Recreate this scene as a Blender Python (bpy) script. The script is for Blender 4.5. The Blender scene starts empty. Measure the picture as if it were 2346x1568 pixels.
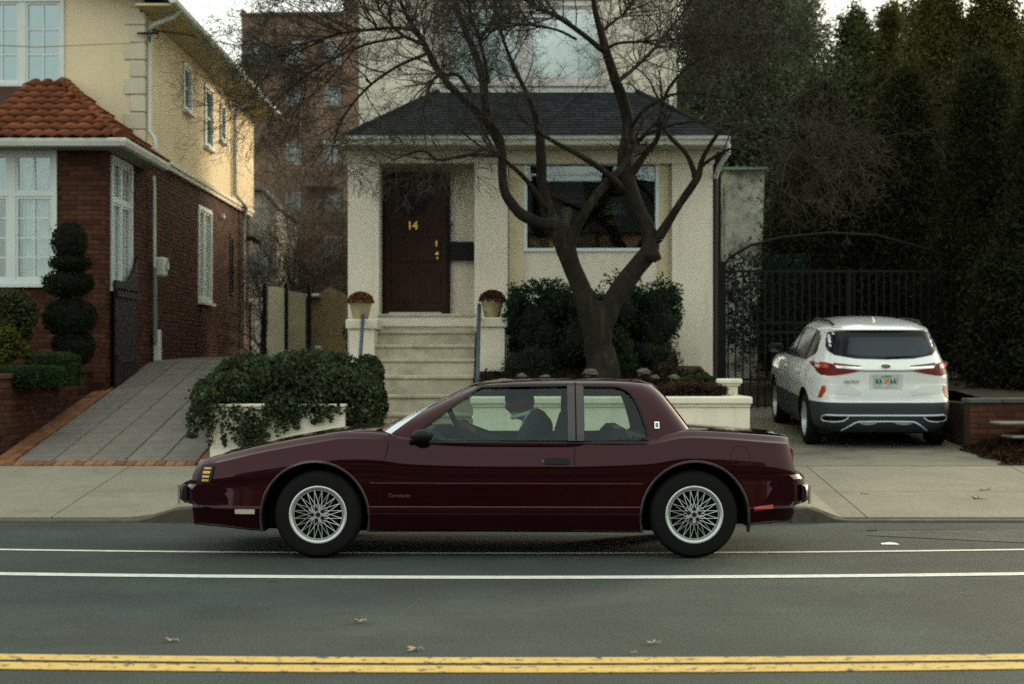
import bpy, bmesh, math, random
import numpy as np
from mathutils import Vector, Matrix, noise
from mathutils.bvhtree import BVHTree

R = math.radians
rnd = random.Random(7)
nrg = np.random.default_rng(11)
S = bpy.context.scene
COL = S.collection
FPX, CX, HY, EYE = 3712.0, 1173.0, 840.0, 1.39     # focal length, axis, horizon (photo px at 2346 wide), eye height

# ---------------------------------------------------------------- camera, sky, sun, exposure
cd = bpy.data.cameras.new('camera'); cam = bpy.data.objects.new('camera', cd); COL.objects.link(cam)
cam.location = (0, 0, EYE); cam.rotation_euler = (R(90), 0, 0)
cd.sensor_width = 36; cd.lens = FPX / 2346 * 36; cd.shift_y = (HY - 784) / 2346
cd.clip_start = .1; cd.clip_end = 2000
cd.dof.use_dof = True; cd.dof.focus_distance = 11.8; cd.dof.aperture_fstop = 2.2
S.camera = cam
W = bpy.data.worlds.new('World'); S.world = W; W.use_nodes = True
wn = W.node_tree; wn.nodes.clear()
sky = wn.nodes.new('ShaderNodeTexSky'); sky.sky_type = 'NISHITA'; sky.sun_disc = False
SUN_EL, SUN_AZ = 14, 42
sky.sun_elevation = R(SUN_EL); sky.sun_rotation = R(SUN_AZ); sky.dust_density = 3.0; sky.air_density = 1.0
veil = wn.nodes.new('ShaderNodeMixRGB'); veil.inputs[0].default_value = .62     # thin high cloud whitens the sky
veil.inputs[2].default_value = (8.5, 8.7, 7.4, 1)
bgn = wn.nodes.new('ShaderNodeBackground'); bgn.inputs[1].default_value = .10
out = wn.nodes.new('ShaderNodeOutputWorld')
wn.links.new(sky.outputs[0], veil.inputs[1]); wn.links.new(veil.outputs[0], bgn.inputs[0]); wn.links.new(bgn.outputs[0], out.inputs[0])
sd = bpy.data.lights.new('sun', 'SUN'); sun = bpy.data.objects.new('sun', sd); COL.objects.link(sun)
sd.energy = 1.4; sd.angle = R(14); sd.color = (1, .80, .55)
_d = Vector((math.sin(R(SUN_AZ)) * math.cos(R(SUN_EL)), math.cos(R(SUN_AZ)) * math.cos(R(SUN_EL)), math.sin(R(SUN_EL))))
sun.rotation_euler = _d.to_track_quat('Z', 'Y').to_euler(); sun.location = (20, 20, 20)
vs = S.view_settings
S.display_settings.display_device = 'sRGB'
vs.view_transform = 'Standard'; vs.look = 'None'; vs.exposure = 1.43; vs.gamma = 1; vs.use_curve_mapping = False
S.render.film_transparent = False
S.cycles.use_denoising = False; S.cycles.max_bounces = 6; S.cycles.transparent_max_bounces = 16

# ---------------------------------------------------------------- helpers
def P(px, py, Y):
    return Vector(((px - CX) * Y / FPX, Y, EYE + (HY - py) * Y / FPX))
def X_(px, Y): return (px - CX) * Y / FPX
def Z_(py, Y): return EYE + (HY - py) * Y / FPX

class MB:
    def __init__(s): s.v = []; s.f = []; s.m = []; s.cur = 0
    def add(s, vs, fs):
        b = len(s.v); s.v.extend([tuple(v) for v in vs])
        for f in fs: s.f.append(tuple(i + b for i in f)); s.m.append(s.cur)
        return s
    def box(s, x0, x1, y0, y1, z0, z1):
        return s.add([(x0,y0,z0),(x1,y0,z0),(x1,y1,z0),(x0,y1,z0),(x0,y0,z1),(x1,y0,z1),(x1,y1,z1),(x0,y1,z1)],
                     [(0,3,2,1),(4,5,6,7),(0,1,5,4),(1,2,6,5),(2,3,7,6),(3,0,4,7)])
    def bbox(s, x0, x1, y0, y1, z0, z1, b=.01):        # box with chamfered vertical and top edges
        b = min(b, (x1-x0)*.45, (y1-y0)*.45, (z1-z0)*.45)
        def ring(i, z): return [(x0+i,y0+b,z),(x0+b,y0+i,z),(x1-b,y0+i,z),(x1-i,y0+b,z),(x1-i,y1-b,z),(x1-b,y1-i,z),(x0+b,y1-i,z),(x0+i,y1-b,z)] if i == 0 else \
            [(x0+i,y0+b,z),(x0+b,y0+i,z),(x1-b,y0+i,z),(x1-i,y0+b,z),(x1-i,y1-b,z),(x1-b,y1-i,z),(x0+b,y1-i,z),(x0+i,y1-b,z)]
        rs = [ring(b, z0), ring(0, z0+b), ring(0, z1-b), ring(b, z1)]
        vs = [p for r in rs for p in r]; fs = []
        for k in range(3):
            for i in range(8): fs.append((k*8+i, k*8+(i+1)%8, k*8+8+(i+1)%8, k*8+8+i))
        fs.append(tuple(range(7,-1,-1))); fs.append(tuple(range(24,32)))
        return s.add(vs, fs)
    def prism(s, poly, axis, a, b):                   # poly in the other two axes, extruded along axis from a to b
        n = len(poly)
        def mk(p, c): return (c,p[0],p[1]) if axis == 'x' else (p[0],c,p[1]) if axis == 'y' else (p[0],p[1],c)
        vs = [mk(p,a) for p in poly] + [mk(p,b) for p in poly]
        return s.add(vs, [tuple(range(n)), tuple(range(2*n-1,n-1,-1))] + [(i,i+n,(i+1)%n+n,(i+1)%n) for i in range(n)])
    def tube(s, pts, rad, n=8, cap=True):
        pts = [Vector(p) for p in pts]
        if not hasattr(rad, '__len__'): rad = [rad]*len(pts)
        vs = []; up = None
        for i, p in enumerate(pts):
            t = (pts[min(i+1,len(pts)-1)] - pts[max(i-1,0)])
            if t.length < 1e-9: t = Vector((0,0,1))
            t.normalize()
            if up is None:
                up = t.orthogonal().normalized()
            else:
                up = (up - t*up.dot(t))
                up = up.normalized() if up.length > 1e-6 else t.orthogonal().normalized()
            w = t.cross(up)
            for k in range(n):
                a = 2*math.pi*k/n; vs.append(p + (up*math.cos(a) + w*math.sin(a))*rad[i])
        fs = [(i*n+k, i*n+(k+1)%n, (i+1)*n+(k+1)%n, (i+1)*n+k) for i in range(len(pts)-1) for k in range(n)]
        if cap: fs += [tuple(range(n-1,-1,-1)), tuple(range((len(pts)-1)*n, len(pts)*n))]
        return s.add(vs, fs)
    def lathe(s, prof, c=(0,0,0), axis='z', n=32):    # prof: (radius, height) list
        vs = []; fs = []
        for (r, h) in prof:
            for k in range(n):
                a = 2*math.pi*k/n; u, w = r*math.cos(a), r*math.sin(a)
                q = (u,w,h) if axis == 'z' else (u,h,w) if axis == 'y' else (h,u,w)
                vs.append((q[0]+c[0], q[1]+c[1], q[2]+c[2]))
        for i in range(len(prof)-1):
            for k in range(n): fs.append((i*n+k, i*n+(k+1)%n, (i+1)*n+(k+1)%n, (i+1)*n+k))
        return s.add(vs, fs)
    def ball(s, c, r, n=12, m=8, jit=0):
        if not hasattr(r, '__len__'): r = (r,r,r)
        prof = []
        vs = []; fs = []
        for i in range(m+1):
            th = math.pi*i/m
            for k in range(n):
                a = 2*math.pi*k/n; d = Vector((math.sin(th)*math.cos(a), math.sin(th)*math.sin(a), math.cos(th)))
                q = 1 + (jit*noise.noise(d*2.3 + Vector(c)) if jit else 0)
                vs.append((c[0]+d.x*r[0]*q, c[1]+d.y*r[1]*q, c[2]+d.z*r[2]*q))
        for i in range(m):
            for k in range(n): fs.append((i*n+k, i*n+(k+1)%n, (i+1)*n+(k+1)%n, (i+1)*n+k))
        return s.add(vs, fs)

OFF = {}
def link(name, me, mats, parent=None):
    o = bpy.data.objects.new(name, me); COL.objects.link(o)
    for m in (mats if isinstance(mats, (list, tuple)) else [mats]): me.materials.append(m)
    if parent is not None:
        o.parent = parent; off = OFF.get(parent.name)
        if off is not None:
            if off.length > 0: me.transform(Matrix.Translation(-off))
            OFF[o.name] = off
    return o
def obj(name, mb, mats, parent=None, smooth=None, recalc=True):
    me = bpy.data.meshes.new(name)
    me.from_pydata(mb.v, [], mb.f)
    if any(mb.m): me.polygons.foreach_set('material_index', mb.m)
    if recalc and len(mb.f) < 60000:
        bm = bmesh.new(); bm.from_mesh(me); bmesh.ops.recalc_face_normals(bm, faces=bm.faces); bm.to_mesh(me); bm.free()
    if smooth is not None:
        me.shade_smooth()
        if smooth: me.set_sharp_from_angle(angle=R(smooth))
    me.update()
    return link(name, me, mats, parent)
def thing(name, label, cat, loc=(0,0,0), group=None):
    o = bpy.data.objects.new(name, None); COL.objects.link(o); o.empty_display_size = .2
    o.location = loc; o['label'] = label; o['category'] = cat
    if group: o['group'] = group
    OFF[o.name] = Vector(loc); return o
def tag(o, label, cat, group=None):
    o['label'] = label; o['category'] = cat
    if group: o['group'] = group
    return o
def struct(o): o['kind'] = 'structure'; return o
def stuff(o): o['kind'] = 'stuff'; return o
def dup(o, parent=None):
    c = o.copy(); COL.objects.link(c)
    if parent is not None: c.parent = parent
    if o.name in OFF: OFF[c.name] = OFF[o.name]
    for ch in list(o.children): dup(ch, c)
    return c

# ---- materials
MATS = {}
def mat(name, col, rough=.6, metal=0, var=.0, vscale=8, bump=0, bscale=60, island=0, coat=0, spec=.5, col2=None, objrnd=0, stain=None, ior=None, streak=None, detail=4, speck=None):
    if name in MATS: return MATS[name]
    if rough >= .4 and not coat and not metal: spec = min(spec, .14)
    m = bpy.data.materials.new(name); m.use_nodes = True; nt = m.node_tree; b = nt.nodes['Principled BSDF']
    b.inputs['Base Color'].default_value = (*col, 1); b.inputs['Roughness'].default_value = rough; b.inputs['Metallic'].default_value = metal
    b.inputs['Specular IOR Level'].default_value = spec
    if ior: b.inputs['IOR'].default_value = ior
    if coat: b.inputs['Coat Weight'].default_value = coat; b.inputs['Coat Roughness'].default_value = .03
    tc = nt.nodes.new('ShaderNodeTexCoord'); cur = None
    def nz(sc, dt=detail, stretch=None):
        t = nt.nodes.new('ShaderNodeTexNoise'); t.inputs['Scale'].default_value = sc; t.inputs['Detail'].default_value = dt; t.inputs['Roughness'].default_value = .65
        if stretch:
            mp = nt.nodes.new('ShaderNodeMapping'); mp.inputs['Scale'].default_value = stretch
            nt.links.new(tc.outputs['Object'], mp.inputs[0]); nt.links.new(mp.outputs[0], t.inputs['Vector'])
        else: nt.links.new(tc.outputs['Object'], t.inputs['Vector'])
        return t
    def mixc(fac, a, c, mode='MIX'):
        x = nt.nodes.new('ShaderNodeMix'); x.data_type = 'RGBA'; x.blend_type = mode
        for sk, v in ((0, fac), (6, a), (7, c)):
            if isinstance(v, bpy.types.NodeSocket): nt.links.new(v, x.inputs[sk])
            else: x.inputs[sk].default_value = v if sk == 0 else (*v, 1)
        return x.outputs[2]
    def ramp(src, lo, hi):
        r = nt.nodes.new('ShaderNodeMapRange'); r.inputs[1].default_value = lo; r.inputs[2].default_value = hi; nt.links.new(src, r.inputs[0]); return r.outputs[0]
    cur = tuple(col)
    if var:
        t = nz(vscale); c2 = col2 if col2 else tuple(max(0, c*(1-var)) for c in col); c1 = col if col2 else tuple(min(1, c*(1+var*.6)) for c in col)
        cur = mixc(ramp(t.outputs[0], .32, .68), c1, c2)
    if stain:    # (colour, scale, lo, hi)
        t = nz(stain[1], 6); cur = mixc(ramp(t.outputs[0], stain[2], stain[3]), cur, stain[0])
    if streak:   # vertical run marks
        t = nz(1.0, 5, (streak[1], streak[1], streak[1]*.08) if len(streak) < 3 else streak[2]); cur = mixc(ramp(t.outputs[0], .55, .8), cur, streak[0])
    if speck:    # aggregate: fine light and dark grains
        t = nz(speck[0], 5); v = nt.nodes.new('ShaderNodeMapRange'); nt.links.new(t.outputs[0], v.inputs[0]); v.inputs[1].default_value = .33; v.inputs[2].default_value = .67; v.inputs[3].default_value = 1-speck[1]; v.inputs[4].default_value = 1+speck[1]
        vm = nt.nodes.new('ShaderNodeVectorMath'); vm.operation = 'SCALE'; nt.links.new(v.outputs[0], vm.inputs['Scale'])
        if isinstance(cur, tuple): vm.inputs[0].default_value = cur
        else: nt.links.new(cur, vm.inputs[0])
        cur = vm.outputs[0]
    if island or objrnd:
        g = nt.nodes.new('ShaderNodeNewGeometry'); oi = nt.nodes.new('ShaderNodeObjectInfo')
        ad = nt.nodes.new('ShaderNodeMath'); ad.operation = 'ADD'; nt.links.new(g.outputs['Random Per Island'], ad.inputs[0]); nt.links.new(oi.outputs['Random'], ad.inputs[1])
        fr = nt.nodes.new('ShaderNodeMath'); fr.operation = 'FRACT'; nt.links.new(ad.outputs[0], fr.inputs[0])
        k = island or objrnd
        mr = nt.nodes.new('ShaderNodeMapRange'); nt.links.new(fr.outputs[0], mr.inputs[0]); mr.inputs[3].default_value = 1-k; mr.inputs[4].default_value = 1+k
        vm = nt.nodes.new('ShaderNodeVectorMath'); vm.operation = 'SCALE'; nt.links.new(mr.outputs[0], vm.inputs['Scale'])
        if isinstance(cur, tuple): vm.inputs[0].default_value = cur
        else: nt.links.new(cur, vm.inputs[0])
        cur = vm.outputs[0]
    if not isinstance(cur, tuple): nt.links.new(cur, b.inputs['Base Color'])
    if bump:
        t = nz(bscale, 3); bp = nt.nodes.new('ShaderNodeBump'); bp.inputs['Strength'].default_value = min(1, bump); bp.inputs['Distance'].default_value = .01
        nt.links.new(t.outputs[0], bp.inputs['Height']); nt.links.new(bp.outputs[0], b.inputs['Normal'])
    MATS[name] = m; return m
def glass(name, tint, refl=1.0, ior=1.5, rough=0.0):
    m = bpy.data.materials.new(name); m.use_nodes = True; nt = m.node_tree; nt.nodes.remove(nt.nodes['Principled BSDF'])
    o = nt.nodes['Material Output']; tr = nt.nodes.new('ShaderNodeBsdfTransparent'); tr.inputs[0].default_value = (*tint, 1)
    gl = nt.nodes.new('ShaderNodeBsdfGlossy'); gl.inputs[0].default_value = (.80,.92,1,1); gl.inputs['Roughness'].default_value = rough
    fr = nt.nodes.new('ShaderNodeFresnel'); ge = nt.nodes.new('ShaderNodeNewGeometry'); mr = nt.nodes.new('ShaderNodeMapRange')   # same reflectance from both faces of the thin pane
    mr.inputs[3].default_value = ior; mr.inputs[4].default_value = 1/ior; nt.links.new(ge.outputs['Backfacing'], mr.inputs[0]); nt.links.new(mr.outputs[0], fr.inputs[0])
    mx = nt.nodes.new('ShaderNodeMixShader'); nt.links.new(fr.outputs[0], mx.inputs[0]); nt.links.new(tr.outputs[0], mx.inputs[1]); nt.links.new(gl.outputs[0], mx.inputs[2])
    nt.links.new(mx.outputs[0], o.inputs[0]); MATS[name] = m; return m

M_cream = mat('cream_stucco', (.67,.63,.52), .85, speck=(40,.03), stain=((.50,.47,.38), 1.1, .56, .80), var=.07, vscale=1.2, bump=.35, bscale=90, streak=((.46,.43,.34), 3))
M_creamtrim = mat('cream_trim', (.62,.59,.48), .7, var=.06, vscale=2, bump=.15, bscale=50, streak=((.42,.40,.32), 4))
M_yellow = mat('yellow_stucco', (.60,.515,.345), .85, speck=(40,.04), var=.08, vscale=1, bump=.4, bscale=80, streak=((.47,.39,.23), 3))
M_quoin = mat('quoin_stone', (.50,.47,.36), .85, var=.1, vscale=4, bump=.3, bscale=60, objrnd=.06)
M_white = mat('white_paint', (.53,.585,.57), .45, var=.05, vscale=3)
M_gutter = mat('gutter_paint', (.50,.54,.48), .5, var=.12, vscale=3, streak=((.33,.35,.30), 6))
M_brick = mat('red_brick', (.060,.024,.014), .85, island=.40, bump=.4, bscale=70, var=.25, vscale=14)
M_mortar = mat('brick_mortar', (.045,.027,.020), .95, var=.2, vscale=20, bump=.4, bscale=120)
M_tile = mat('clay_tile', (.135,.044,.018), .8, objrnd=.38, var=.3, vscale=14, bump=.3, bscale=60)
M_tilebed = mat('roof_underlay', (.05,.025,.018), .9)
M_shingle = mat('asphalt_shingle', (.017,.021,.026), .9, island=.35, var=.2, vscale=9, bump=.6, bscale=150)
M_pane = mat('window_pane', (.020,.045,.050), .04, var=.7, vscale=3.5, spec=1.0, ior=2.0)
M_pane.node_tree.nodes['Principled BSDF'].inputs['Specular Tint'].default_value = (.78,.97,1,1)
M_panedark = mat('window_pane_dark', (.012,.013,.012), .03, spec=1.0, ior=1.9)
M_curtain = mat('net_curtain', (.46,.50,.475), .9, var=.25, vscale=6)
M_dark = mat('dark_interior', (.012,.011,.010), .9)
M_door = mat('dark_wood_door', (.030,.014,.009), .45, var=.3, vscale=6, bump=.2, bscale=30)
M_brass = mat('brass', (.75,.50,.12), .3, metal=1)
M_blackmetal = mat('black_iron', (.006,.0065,.007), .6, var=.2, spec=.2, vscale=10)
M_rail = mat('blue_grey_handrail', (.055,.075,.105), .45, var=.15, vscale=6)
M_asphalt = mat('asphalt', (.043,.056,.050), .88, speck=(75,.55), var=.30, vscale=.9, bump=.7, bscale=190, streak=((.030,.040,.036), 1, (.10, 1.9, 1)), stain=((.034,.041,.037), .35, .42, .68))
M_linew = mat('white_road_paint', (.50,.52,.47), .7, var=.2, vscale=12, stain=((.12,.13,.12), 28, .63, .70), bump=.3, bscale=150)
M_liney = mat('yellow_road_paint', (.46,.325,.095), .7, var=.15, vscale=10, stain=((.07,.075,.06), 16, .575, .61), bump=.3, bscale=150)
M_concrete = mat('sidewalk_concrete', (.190,.182,.140), .9, speck=(60,.22), var=.14, vscale=1.4, bump=.4, bscale=120, stain=((.14,.125,.10), 1.3, .56, .75), objrnd=.07)
M_kerb = mat('kerb_stone', (.085,.075,.055), .9, var=.3, vscale=5, bump=.4, bscale=90)
M_drive = mat('driveway_concrete', (.165,.160,.125), .9, var=.2, vscale=1.2, bump=.4, bscale=100, stain=((.085,.075,.06), 1.5, .5, .72))
M_paver = mat('grey_paver', (.150,.138,.122), .85, speck=(60,.25), objrnd=.07, var=.2, vscale=6, bump=.4, bscale=110)
M_bpaver = mat('orange_brick_paver', (.20,.095,.048), .85, objrnd=.28, var=.2, vscale=12, bump=.3, bscale=90)
M_joint = mat('sand_joint', (.075,.062,.05), .95, bump=.3, bscale=200)
M_soil = mat('garden_soil', (.045,.035,.024), .95, var=.4, vscale=9, bump=1, bscale=40)
M_ground = mat('far_ground', (.05,.05,.03), .95, var=.3, vscale=.4)
M_bark = mat('tree_bark', (.024,.020,.014), .95, var=.4, vscale=12, bump=1, bscale=60, col2=(.011,.0095,.007), spec=.2, streak=((.052,.047,.036), 14))
M_twig = mat('twig_bark', (.034,.030,.023), .9, island=.45, spec=.2)
M_twig2 = mat('pale_twig_bark', (.036,.034,.026), .9, island=.35)
M_apt = mat('apartment_brick', (.195,.130,.092), .9, var=.22, vscale=.9, bump=.3, bscale=30, stain=((.07,.05,.038), .7, .5, .7))
M_rubber = mat('tyre_rubber', (.0055,.0058,.006), .8, var=.2, vscale=20, spec=.2)
M_black = mat('black_plastic', (.010,.011,.012), .5)
M_gap = mat('shut_gap', (.003,.003,.003), .8)
# ---------------------------------------------------------------- ground, road, sidewalk
LEAN = lambda x: .016*x*x if abs(x) < 5 else .4+.16*(abs(x)-5)                        # bows the lane lines to imitate the lens's barrel distortion
mb = MB(); mb.box(-600, 600, -600, 14.3, -.6, -.06); struct(obj('ground', mb, M_ground))
def sheet(name, xs, pts, m, sub=24):                # ribbon along x: pts = [(y0,y1,z)] bent by LEAN
    mb = MB()
    for (y0, y1, z) in pts:
        vs = []; fs = []
        for i, x in enumerate(xs):
            d = LEAN(x)
            vs += [(x, y0+d, z), (x, y1+d, z)]
            if i: fs.append((2*i-2, 2*i, 2*i+1, 2*i-1))
        mb.add(vs, fs)
    return struct(obj(name, mb, m, recalc=False))
XS = [-12 + .5*i for i in range(49)]
mb = MB(); mb.box(-300, 300, -30, 14.44, -.4, 0); struct(obj('road', mb, M_asphalt))
sheet('bike_lane_line', XS, [(10.58, 10.73, .004)], M_linew)
sheet('parking_lane_line', XS, [(11.99, 12.08, .004)], M_linew)
sheet('double_yellow_line', XS, [(7.57, 7.72, .004), (7.34, 7.51, .004)], M_liney)
# asphalt patch with bright worn edges by the right kerb
mb = MB()
pp = [X_(1990,13.6), X_(2346,13.6), 8.2]
mb.add([(P(1985,1228,13.3).x,13.3,.004),(P(2330,1246,12.9).x,12.75,.004),(9,12.75,.004),(9,13.95,.004),(P(2010,1214,13.8).x,13.75,.004)], [(0,1,2,3,4)])
struct(obj('asphalt_patch', mb, mat('patch_asphalt', (.053,.064,.057), .88, speck=(75,.5), var=.35, vscale=2.2, bump=.7, bscale=170), recalc=False))
mb = MB(); mb.tube([(x, 13.72+.06*math.sin(x*2), .002) for x in np.linspace(3.0, 4.0, 10)], .006, 4)

struct(obj('asphalt_seam', mb, mat('tar_seam', (.02,.022,.022), .6)))

KY = 14.44
def kerb_h(x):                                      # kerb height: low at the two aprons, full between them
    l = (x - X_(300, KY)) / (X_(432, KY) - X_(300, KY)); r = (X_(1935, KY) - x) / (X_(1935, KY) - X_(1848, KY))
    t = max(0, min(1, l, r)); t = t*t*(3-2*t)
    return .018 + .115*t
SY1 = 17.6
def side_z(x, y):
    a = (y - KY) / (SY1 - KY); return kerb_h(x)*(1-a) + .31*a
xs = list(np.arange(-12, 12.01, .12))
mb = MB(); vs = []; fs = []
for i, x in enumerate(xs):
    h = kerb_h(x)
    vs += [(x, KY, -.1), (x, KY, h-.012), (x, KY+.012, h), (x, KY+.15, h+.002), (x, KY+.15, -.1)]
    if i:
        for k in range(4): fs.append((5*i-5+k, 5*i+k, 5*i+k+1, 5*i-4+k))
mb.add(vs, fs); kerb = struct(obj('kerb', mb, M_kerb))
# sidewalk: slabs with recessed joints over a bed
sw = struct(obj('sidewalk', MB().add([(-12,KY+.15,-.1),(12,KY+.15,-.1),(12,SY1,.29),(-12,SY1,.29)], [(0,1,2,3)]), M_joint, recalc=False))
sx = [-12,-10.4,-8.9,-7.4,-5.9,-4.15,-2.3,-.5,1.3,3.2,5.4,7.7,9.9,12]
for i in range(len(sx)-1):
    for (y0, y1) in ((KY+.155, 15.95), (15.962, SY1-.006)):
        x0, x1 = sx[i]+.006, sx[i+1]-.006; mb = MB(); n = 8
        g = [(x0+(x1-x0)*k/n) for k in range(n+1)]; vs = []; fs = []
        for k, x in enumerate(g):
            vs += [(x,y0,side_z(x,y0)),(x,y1,side_z(x,y1)),(x,y0,side_z(x,y0)-.09),(x,y1,side_z(x,y1)-.09)]
            if k: b = 4*k-4; fs += [(b,b+4,b+5,b+1),(b+2,b+6,b+4,b),(b+1,b+5,b+7,b+3)]
        fs += [(0,1,3,2),(4*n,4*n+2,4*n+3,4*n+1)]
        obj('slab', mb.add(vs, fs), M_concrete, sw)
def drive_z(y):  # left drive
    return .31 + .166*(y-SY1) if y < 24.6 else .31+.166*7.0 + .02*(y-24.6)
# left driveway: grey pavers with a brick border
dl = MB(); ys = [SY1, 24.6, 34.5]
dl.add([(-5.95, ys[0], drive_z(ys[0])-.02), (-3.30, ys[0], drive_z(ys[0])-.02), (-5.95, ys[1], drive_z(ys[1])-.02), (-1.8, ys[1], drive_z(ys[1])-.02), (-5.95, ys[2], drive_z(ys[2])-.02), (-1.8, ys[2], drive_z(ys[2])-.02)],
       [(0,1,3,2),(2,3,5,4)])
dw = struct(obj('driveway', dl, M_joint, recalc=False))
SL = .166
def paver_mesh(w, l, h=.03, b=.004):
    mb = MB(); mb.bbox(-w/2, w/2, -l/2, l/2, 0, h, b); me = bpy.data.meshes.new('paver'); me.from_pydata(mb.v, [], mb.f); return me
def lay(me, name, x, y, rz, m, parent, slope=SL):
    if not me.materials: me.materials.append(m)
    o = bpy.data.objects.new(name, me); COL.objects.link(o); o.parent = parent
    o.location = (x, y, drive_z(y)-.024 + rnd.uniform(0, .003)); o.rotation_euler = (math.atan(slope) if not rz else 0, 0 if not rz else -math.atan(slope), rz)
    return o
pw, pl = .40, .50
pm = paver_mesh(pw-.012, pl*math.sqrt(1+SL*SL)-.014, .03)
npav = 0
nrow = 11
for r in range(nrow):
    for c in range(5):
        x = -5.46 + pw*(c+.5); y = SY1 + .24 + pl*(r+.5)
        lay(pm, 'paver', x, y, 0, M_paver, dw); npav += 1
mb = MB()                                            # far pavers, past the point where they can be told apart
for r in range(nrow, 22):
    for c in range(8 if r > 12 else 5):
        x = -5.46 + pw*(c+.5); y = SY1 + .24 + pl*(r+.5); z = drive_z(y)
        a = pl/2-.007; za, zb_ = drive_z(y-a)+.006, drive_z(y+a)+.006
        mb.add([(x-pw/2+.006,y-a,za),(x+pw/2-.006,y-a,za),(x+pw/2-.006,y+a,zb_),(x-pw/2+.006,y+a,zb_)], [(0,1,2,3)])
stuff(obj('far_pavers', mb, M_paver, dw, recalc=False))
struct(obj('yard_behind_gate', MB().add([(-1.0,25.4,.742),(12,25.4,.742),(12,34.5,1.62),(-1.0,34.5,1.62)], [(0,1,2,3)]), M_soil, recalc=False))
bmesh_ = paver_mesh(.098, .212, .034)
y = SY1+.24
while y < 23.4:                                      # border of bricks along the left edge, two abreast
    for x in (-5.535, -5.645): lay(bmesh_, 'brick', x, y, 0, M_bpaver, dw)
    y += .222
x = -5.6
bm2 = paver_mesh(.10, .205, .034)
while x < -3.4:
    for yy in (SY1+.11,): lay(bm2, 'brick', x, yy, 0, M_bpaver, dw)
    x += .11
y = SY1+.24
while y < 18.6:
    lay(bmesh_, 'brick', -3.395, y, 0, M_bpaver, dw); y += .222
# right driveway: one sloping concrete surface
def dr_z(y): return .31 + .03*(min(y,20.5)-SY1) + .07*max(0, min(y,25.5)-20.5)
mb = MB(); vs = []; fs = []
ys = list(np.linspace(SY1, 25.5, 14)) + [28.0]
ys = [SY1-.012] + ys
for i, y in enumerate(ys):
    if i == 0: vs += [(2.72,y,.2),(4.4,y,.2),(6.9,y,.2)]; continue
    y = max(y, SY1-.010) - (.010 if i == 1 else 0)
    vs += [(2.72, y, dr_z(y)+.004), (4.4, y, dr_z(y)+.004), (6.2 if y > 18.9 else 6.9-.5*(y-SY1), y, dr_z(y)+.004)]
    if i: fs += [(3*i-3,3*i-2,3*i+1,3*i),(3*i-2,3*i-1,3*i+2,3*i+1)]
mb.add(vs, fs); struct(obj('garage_driveway', mb, M_drive, recalc=False))
# garden beds and rising ground behind
def terrain(name, x0, x1, y0, y1, zf, m, nx=30, ny=30, amp=.03):
    vs = []; fs = []
    for j in range(ny+1):
        for i in range(nx+1):
            x = x0+(x1-x0)*i/nx; y = y0+(y1-y0)*j/ny
            vs.append((x, y, zf(x,y) + amp*noise.noise(Vector((x*1.7, y*1.7, 0)))))
    for j in range(ny):
        for i in range(nx): a = j*(nx+1)+i; fs.append((a,a+1,a+nx+2,a+nx+1))
    o = obj(name, MB().add(vs, fs), m, smooth=0, recalc=False); return struct(o)
terrain('left_bed_soil', -12, -5.82, 17.75, 22.02, lambda x,y: 1.20+.02*(y-18), M_soil)
terrain('garden_soil', -.48, 2.62, 18.4, 22.75, lambda x,y: .98+.10*(y-18.4), M_soil)
terrain('ivy_bed_soil', -3.28, -1.95, 17.85, 22.6, lambda x,y: .88+.08*(y-17.8), M_soil)
terrain('right_bed_soil', 5.3, 13, SY1+.01, 19.6, lambda x,y: .315+.17*(y-SY1)*min(1,max(0,(x-5.2)*.8)), mat('leaf_litter_soil', (.022,.014,.008), .95, var=.5, vscale=14, bump=1, bscale=35), amp=.02)
terrain('right_lawn', 6.1, 40, 19.6, 60, lambda x,y: .9+.05*min(8,y-19.6), M_soil, amp=.05)
mb = MB(); mb.add([(-300,34.4,1.62),(300,34.4,1.62),(500,600,1.7),(-500,600,1.7)], [(0,1,2,3)]); mb.add([(-1.8,24.6,1.44),(-1.0,24.6,1.44),(-1.0,34.5,1.62),(-1.8,34.5,1.62)], [(0,1,2,3)])
mb.add([(-60,22,1.2),(-5.95,22,1.2),(-5.95,34.5,1.62),(-60,34.5,1.62)], [(0,1,2,3)])
struct(obj('back_yard_ground', mb, M_ground, recalc=False))

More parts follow.
